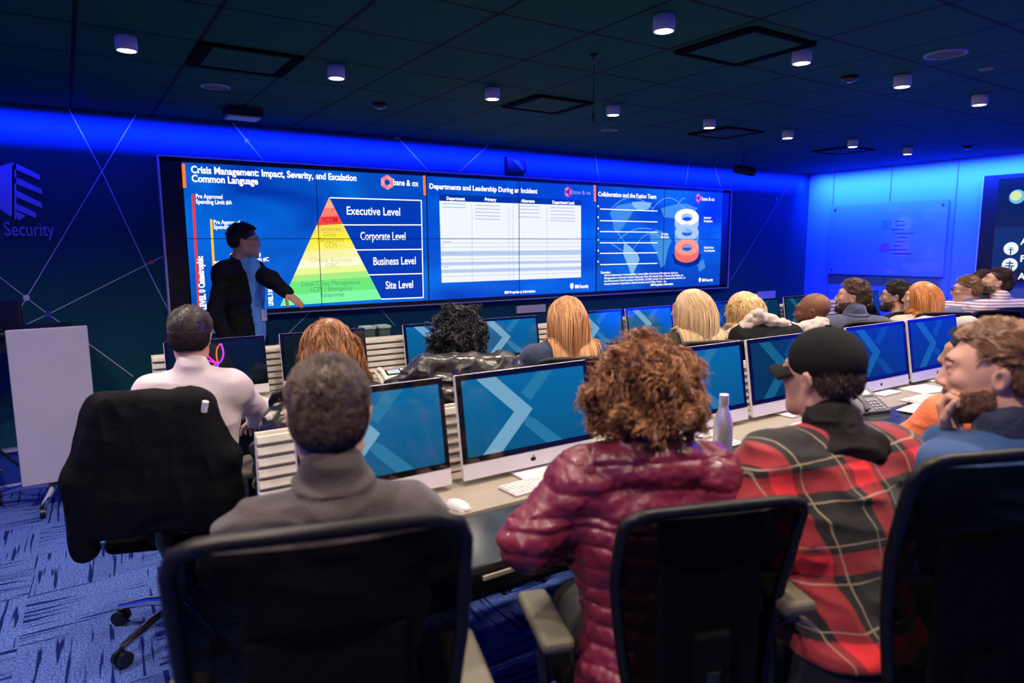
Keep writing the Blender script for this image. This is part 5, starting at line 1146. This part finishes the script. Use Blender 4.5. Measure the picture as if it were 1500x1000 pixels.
MB().tube([np.array(J['wr'][0])+np.array([.024*math.cos(a), .028*math.sin(a), -.02]) for a in [2*PI*i/14 for i in range(14)]], .003, closed=True, n=6).build('bracelet', M_['black'], r)
# 14. redhead in cream
r, H, J = person('woman with long red hair in a cream top looking left', 1346, 436, 5.35, math.radians(34), (math.radians(-60), .0, 0), lean=.08, hs=.98, skinm='light', fem=True, vox=.006,
    garment=dict(m=cloth('top_cream', (.60, .46, .36)), g=.018), collar=collar_low, gname='top', group='people at the front desk', build=.98)
long_hair(H, r, J['body']+J['torso'](.022), (.40, .12, .03), (.95, .42, .14), 'hair_red', n=2200, ln=.36, r=.0022, seed=44, vol=.020, wob=.07); eyes(H, r); brows(H, r, (.3, .12, .05))
# 15. man with light hair in a blue shirt
r, H, J = person('man with short sandy hair and glasses in a grey blue shirt at the right', 1416, 425, 5.9, math.radians(30), (math.radians(-58), .05, 0), lean=.10, skinm='pink', vox=.007,
    garment=dict(m=cloth('shirt_grey_blue', (.10, .13, .26)), g=.016), collar=collar_low, gname='shirt', group='people at the front desk'); eyes(H, r); brows(H, r, (.25, .15, .08)); glasses(H, r)
short_hair(H, r, (.14, .08, .045), (.40, .24, .13), 'hair_sandy', n=2200, ln=.022, r=.0016, seed=45, cap=.004)
# 16. head half hidden behind
r, H, J = person('man with brown hair mostly hidden between the sandy haired and striped shirt men', 1439, 416, 6.4, math.radians(30), (math.radians(-40), .05, 0), lean=.10, skinm='light', vox=.008,
    garment=dict(m=cloth('shirt_dark_blue', (.02, .03, .07)), g=.016), collar=collar_low, gname='shirt', group='people at the front desk'); eyes(H, r)
short_hair(H, r, (.06, .03, .02), (.20, .11, .07), 'hair_mid_brown', n=1800, ln=.03, r=.0018, seed=46, cap=.004)
# 17. striped shirt, leaning back
def stripes():
    m = mat('striped_cotton', (.7, .6, .68), .7); N, L = nodes_of(m); tc = N.new('ShaderNodeTexCoord'); sp = N.new('ShaderNodeSeparateXYZ'); L.new(tc.outputs['Object'], sp.inputs[0])
    a = N.new('ShaderNodeMath'); a.operation = 'MULTIPLY'; a.inputs[1].default_value = 260; L.new(sp.outputs[2], a.inputs[0]); s = N.new('ShaderNodeMath'); s.operation = 'SINE'; L.new(a.outputs[0], s.inputs[0]); g_ = N.new('ShaderNodeMath'); g_.operation = 'GREATER_THAN'; g_.inputs[1].default_value = .55; L.new(s.outputs[0], g_.inputs[0])
    mx_ = N.new('ShaderNodeMix'); mx_.data_type = 'RGBA'; L.new(g_.outputs[0], mx_.inputs[0]); mx_.inputs[6].default_value = (.66, .52, .60, 1); mx_.inputs[7].default_value = (.10, .10, .25, 1); L.new(mx_.outputs[2], N['Principled BSDF'].inputs['Base Color']); return m
r, H, J = person('man in a striped pale shirt leaning back with raised chin at the right', 1461, 414, 5.8, math.radians(28), (math.radians(-54), -.30, 0), lean=-.02, skinm='light', vox=.006,
    garment=dict(m=stripes(), g=.020), collar=collar_low, gname='striped_shirt', group='people at the front desk', build=1.05, arms=[((-.30, .18, 1.08), (-.33, .42, 1.02)), ((.29, .05, .92), (.12, .30, .80))]); eyes(H, r); brows(H, r)
short_hair(H, r, (.025, .016, .012), (.12, .07, .045), 'hair_dark_brown2', n=2400, ln=.03, r=.0017, seed=47, cap=.004); beard(H, r, (.03, .018, .014), (.10, .06, .04), 'beard_mid', 2000)
# 18. person beyond the bearded man
r, H, J = person('person in an orange top mostly hidden beyond the bearded man', 1424, 522, 2.75, math.radians(26), (math.radians(-40), .0, 0), lean=.10, skinm='tan', vox=.007,
    garment=dict(m=cloth('top_orange', (.75, .16, .05)), g=.016), collar=collar_low, gname='top', group='people at the near desk', build=.9, arms=[((-.26, .14, .86), (-.16, .34, DESK+.06)), ((.24, .10, .86), (.12, .32, DESK+.06))])
short_hair(H, r, (.008, .007, .007), (.03, .025, .022), 'hair_black', n=2000, ln=.03, r=.0014, seed=48, cap=.008)

# 19. the presenter
suit = cloth('suit_black', (.006, .007, .008), .8, noise=.05)
hp_ = atd(358, 353, 5.05); th = math.radians(142)
Rl = Rz(th)         # world -> local
def loc_of(w_, base): return Rl @ (np.array(w_)-base)
off = Rz(-th) @ np.array([0, .03, 0]); base = np.array([hp_[0]-off[0], hp_[1]-off[1], 0])
shw = hp_[2]-.235
wL = loc_of(atd(422, 430, 4.86), base); eL = loc_of(atd(397, 409, 4.92), base)
r, H, J = person('presenter in a black suit and glasses standing before the video wall, pointing down at it', 358, 353, 5.05, th, (math.radians(-38), .06, 0), lean=.0, skinm='tan', vox=.006, standing=True,
    build=.92, garment=dict(m=suit, g=.018, sl=.95), gname='suit_jacket', group='presenter', arms=[(tuple(eL), tuple(wL)), ((.25, -.06, shw-.30), (.22, .06, shw-.54))], hand_dir=[tuple(wL-eL), (0, .1, -1)], handn=[(0, 0, -1), (-1, 0, 0)], hand_curl=(.12, .5), hip=hp_[2]-.78,
    collar=lambda H, nb: [Cone(nb+np.array([0, -.02, -.01]), nb+np.array([0, -.02, .02]), .07, .066, .02)])
pz = hp_[2]
sdf_obj('jacket_skirt', [Cone((0, 0, pz-.62), (0, 0, pz-.93), .165, .185, .03, (1, 1.35, 1))], .008, suit, r, folds(.012, 9))
shm = cloth('shirt_blue', (.09, .30, .80), .7)
sdf_obj('shirt_front', [Ell((0, .098, pz-.35), (.062, .068, .24), k=.01), Cone((0, .01, pz-.16), (0, .015, pz-.20), .064, .075, .02), Ell((0, .105, pz-.62), (.055, .060, .20), k=.03)], .005, shm, r, folds(.006, 16))
mb = MB(); mb.tube([(-.05, .06, pz-.17), (-.03, .150, pz-.30), (0, .168, pz-.50)], .005, n=6); mb.tube([(.05, .06, pz-.17), (.03, .150, pz-.30), (0, .168, pz-.50)], .005, n=6); lo = mb.build('lanyard', mat('lanyard_blue', (.03, .10, .5), .5), r)
MB().box((0, .172, pz-.55), (.060, .004, .09), bev=.002).build('badge', M_['white'], lo)
eyes(H, r); brows(H, r, (.01, .008, .008)); glasses(H, r, mat('glasses_steel', (.6, .6, .65), .2, 1)); short_hair(H, r, (.006, .006, .007), (.03, .03, .03), 'hair_black', n=3000, ln=.03, r=.0014, seed=50, cap=.007, up=.4)

# ------------------------------------------------------------------ chairs under them
def chair_at(px, py, D, rz, label, group, top=1.22, back=.30, ah=.74):
    """px, py, D: middle of the top of the backrest; rz: heading"""
    p = atd(px, py, D); f = Rz(-rz) @ np.array([0, back, 0]); return make_chair(label, group, (p[0]+f[0], p[1]+f[1]), -rz, top=p[2], ah=ah)
G2 = 'office chairs at the near desk'; G1 = 'office chairs at the front desk'
chair_at(474, 780, .99, math.radians(17), 'black office chair behind the man in the charcoal fleece, nearest the camera', G2)
chair_at(1055, 744, 1.44, math.radians(20), 'black office chair behind the woman in the maroon jacket', G2, ah=.68)
chair_at(1486, 668, 1.33, math.radians(22), 'black office chair in front of the plaid shirt at the right', G2, ah=.82)
make_chair('black office chair hidden behind the bearded man at the picture edge', G2, (1.62, -5.25), -math.radians(28), top=1.10)
wch = atd(239, 594, 2.62); 
def under(label): return [o for o in bpy.data.objects if o.get('label', '').startswith(label)][0]
r_ = make_chair('office chair carrying the black jacket, behind the man in the white shirt', G1, (wch[0]+.05, wch[1]+.24), -math.radians(20), top=wch[2])
for lb, tp, nm_ in [('woman with long wavy auburn', 1.12, 'office chair under the auburn haired woman at the front desk'), ('person with a mass', 1.14, 'office chair with the leather jacket, under the dark curly hair'), ('blonde woman with long hair and', 1.12, 'office chair behind the blonde woman in the navy top'),
    ('blonde woman with long straight', 1.12, 'office chair behind the blonde woman with straight pale hair'), ('blonde woman with wavy', 1.16, 'office chair with the beige lined dark coat, behind the wavy haired blonde'), ('bald man', 1.10, 'office chair under the bald man'),
    ('man with short brown hair and', 1.12, 'office chair with a black coat, behind the man in the navy fleece'), ('man in glasses', 1.10, 'office chair under the man with clasped hands'), ('woman with long red', 1.14, 'office chair with a cream coat, under the red haired woman'),
    ('man with short sandy', 1.10, 'office chair under the sandy haired man in glasses'), ('man in a striped', 1.12, 'office chair under the man in the striped shirt'), ('man with brown hair mostly', 1.08, 'office chair under the half hidden brown haired man'), ('person in an orange', 1.05, 'office chair under the person in the orange top')]:
    p_ = under(lb); make_chair(nm_, G1 if 'orange' not in nm_ else G2, (p_.location.x-math.sin(p_.rotation_euler.z)*.05, p_.location.y+math.cos(p_.rotation_euler.z)*.05), p_.rotation_euler.z, top=tp)

# ------------------------------------------------------------------ garments hung on chairs
def vfolds(amp, f):
    def d(P):
        q = P*np.array([1.7, 1.7, .55]); q[:, 0] += .05*vnoise(P, 8)
        return amp*(abs(vnoise(q, f))*2-.4)+.004*vnoise(P, 26)
    return d
def hung(label, chair_start, m, top, drop, wide=.24, sleeves=((-.27, .45), (.27, .45)), thick=.05, vox=.006, disp=None, name='jacket', parts=None, cat='jacket', hem=0):
    c = under(chair_start); r = empty(name, c.location, c.rotation_euler.z, label, cat)
    y = -.275
    L = [Cone((-wide+.03, y+.02, top-.02), (wide-.03, y+.02, top-.02), .045, .045, .05)]
    for q in range(6): f = q/5; L.append(RBox((0, y-.01-.01*f, top-.04-f*(drop-.12)), (wide+.05*f, thick, .085), .03, k=.08))
    for sx, ln in sleeves:
        L += [Cone((np.sign(sx)*(wide-.02), y+.01, top-.03), (sx*1.05, y-.02, top-ln*.5), .062, .056, .05), Cone((sx*1.05, y-.02, top-ln*.5), (sx*1.10, y+.0, top-ln), .055, .046, .03)]
    if parts: L += parts(y, top)
    sdf_obj('cloth', L, vox, m, r, disp or vfolds(.020, 9)); return r, y
r, y = hung('black zip jacket hung over the chair of the man in the white shirt', 'office chair carrying', cloth('jacket_black', (.0045, .005, .006), .8), wch[2]+.015, .50, .185, ((-.245, .55), (.24, .44)), .04, vox=.005)
MB().box((-.272, y-.052, wch[2]-.44), (.035, .008, .010)).build('cuff_mark', M_['white'], r); MB().cyl((.20, y-.065, wch[2]-.01), (.21, y-.072, wch[2]+.03), .012).build('zip_tag', M_['imac'], r)
leather = mat('leather_black', (.022, .020, .020), .26, spec=.7, bump=.4, bscale=40)
hung('shiny black leather jacket hung on the chair of the dark curly haired person', 'office chair with the leather jacket', leather, 1.12, .45, .21, ((-.30, .22), (.32, .30)), .05, vox=.006, disp=folds(.026, 10, 30, .008))
hung('shiny black padded coat slung beside the auburn haired woman', 'office chair under the auburn', leather, 1.03, .36, .20, ((-.22, .25),), .04, vox=.007, disp=folds(.022, 10, 30, .008))
hung('dark coat with a fluffy beige collar on the wavy haired blonde woman\'s chair', 'office chair with the beige lined', cloth('coat_dark', (.012, .012, .014)), 1.13, .50, .19, ((-.24, .40), (.24, .40)), .04)
c = under('office chair with the beige lined'); r = empty('fluffy_scarf', c.location, c.rotation_euler.z, 'fluffy beige knit draped around the dark coat on the chair back', 'scarf')
sdf_obj('knit', [Cone((-.24, -.27, 1.10), (-.05, -.29, 1.235), .032, .040, .03), Cone((-.05, -.29, 1.235), (.20, -.26, 1.13), .040, .045, .03), Cone((.20, -.26, 1.13), (.48, -.05, 1.15), .050, .045, .03)], .005, cloth('knit_beige', (.50, .40, .34), .9), r, lambda P: vnoise(P, 35)*.022+vnoise(P, 90)*.006)
hung('black coat on the chair behind the man in the navy fleece', 'office chair with a black coat', cloth('coat_black', (.010, .010, .012)), 1.03, .50, .20, ((-.26, .40), (.30, .35)), .04)
hung('cream coat hung on the red haired woman\'s chair', 'office chair with a cream coat', cloth('coat_cream', (.55, .46, .42)), 1.07, .48, .20, ((-.25, .30), (.36, .18)), .05)
gj = cloth('jacket_grey', (.12, .115, .105), .8)
hung('grey jacket hung on the chair of the bearded man at the right edge', 'black office chair hidden behind the bearded', gj, 1.20, .55, .20, ((-.27, .50), (.27, .50)), .04)
hung('black jacket hung on the chair at the bottom right corner', 'black office chair in front of the plaid', cloth('jacket_black2', (.009, .010, .011), .7), 1.0, .40, .0+.20, ((.32, .50), (.30, .4)), .03) if False else None

# ------------------------------------------------------------------ lectern at the left
r = empty('lectern', (-.92, -.62, 0), math.radians(2), 'mobile lectern with a tall pale metal panel beside the aisle', 'lectern')
MB().box((0, -.04, .665), (.43, .022, 1.0), bev=.008).build('front_panel', mat('lectern_panel', (.50, .47, .58), .35, .1, noise=.03), r)
MB().box((-.20, .28, 1.13), (.70, .50, .03), bev=.01).build('top_shelf', M_['black'], r)
MB().cyl((-.05, .12, .10), (-.05, .12, 1.12), .035).build('column', M_['chrome'], r)
for (dx, dy) in ((.25, -.14), (-.12, -.22), (-.35, .20), (.2, .32)):
    MB().tube([(-.05, .05, .13), (dx*.6, dy*.6, .12), (dx, dy, .075)], [.028, .022, .016], n=8).build('foot', M_['chrome'], r)
    MB().cyl((dx-.015, dy, .032), (dx+.015, dy, .032), .032).build('caster', M_['black'], r)
p = ony(8, 470, -.5)
r = empty('monitor', (p[0]-.06, -.42, 1.146), math.radians(150), 'black monitor back on the lectern top at the left edge', 'monitor')
MB().box((0, 0, .09), (.34, .03, .20), bev=.01).build('housing', M_['black'], r); MB().box((0, .02, .005), (.18, .12, .012), bev=.003).box((0, .02, .03), (.04, .02, .05)).build('stand', M_['black'], r)
r = empty('cable_bundle', (-1.20, -.50, .0), 0, 'black cables hanging behind the lectern at the left edge', 'cables')
for k, (a, b_, c2) in enumerate([((-.10, .05, 1.12), (-.22, 0, .7), (-.05, -.1, .12)), ((-.04, .02, 1.12), (-.3, .05, .55), (.12, 0, .20)), ((-.18, 0, .95), (-.32, -.1, .5), (-.02, -.2, .3))]):
    MB().tube([(np.array(a)*(1-t)**2+2*t*(1-t)*np.array(b_)+t*t*np.array(c2)) for t in [i/14 for i in range(15)]], .010, n=8).build('cable', M_['black'], r)
for nm_, z, d_ in (('media_player', .98, .06), ('media_player', .90, .05)):
    pass
r = MB().box((0, 0, 0), (.30, .25, .10), bev=.006).build('equipment_box', M_['black']); r.location = (-1.22, -.42, 1.06); tag(r, 'black equipment box under the lectern top at the left edge', 'box')
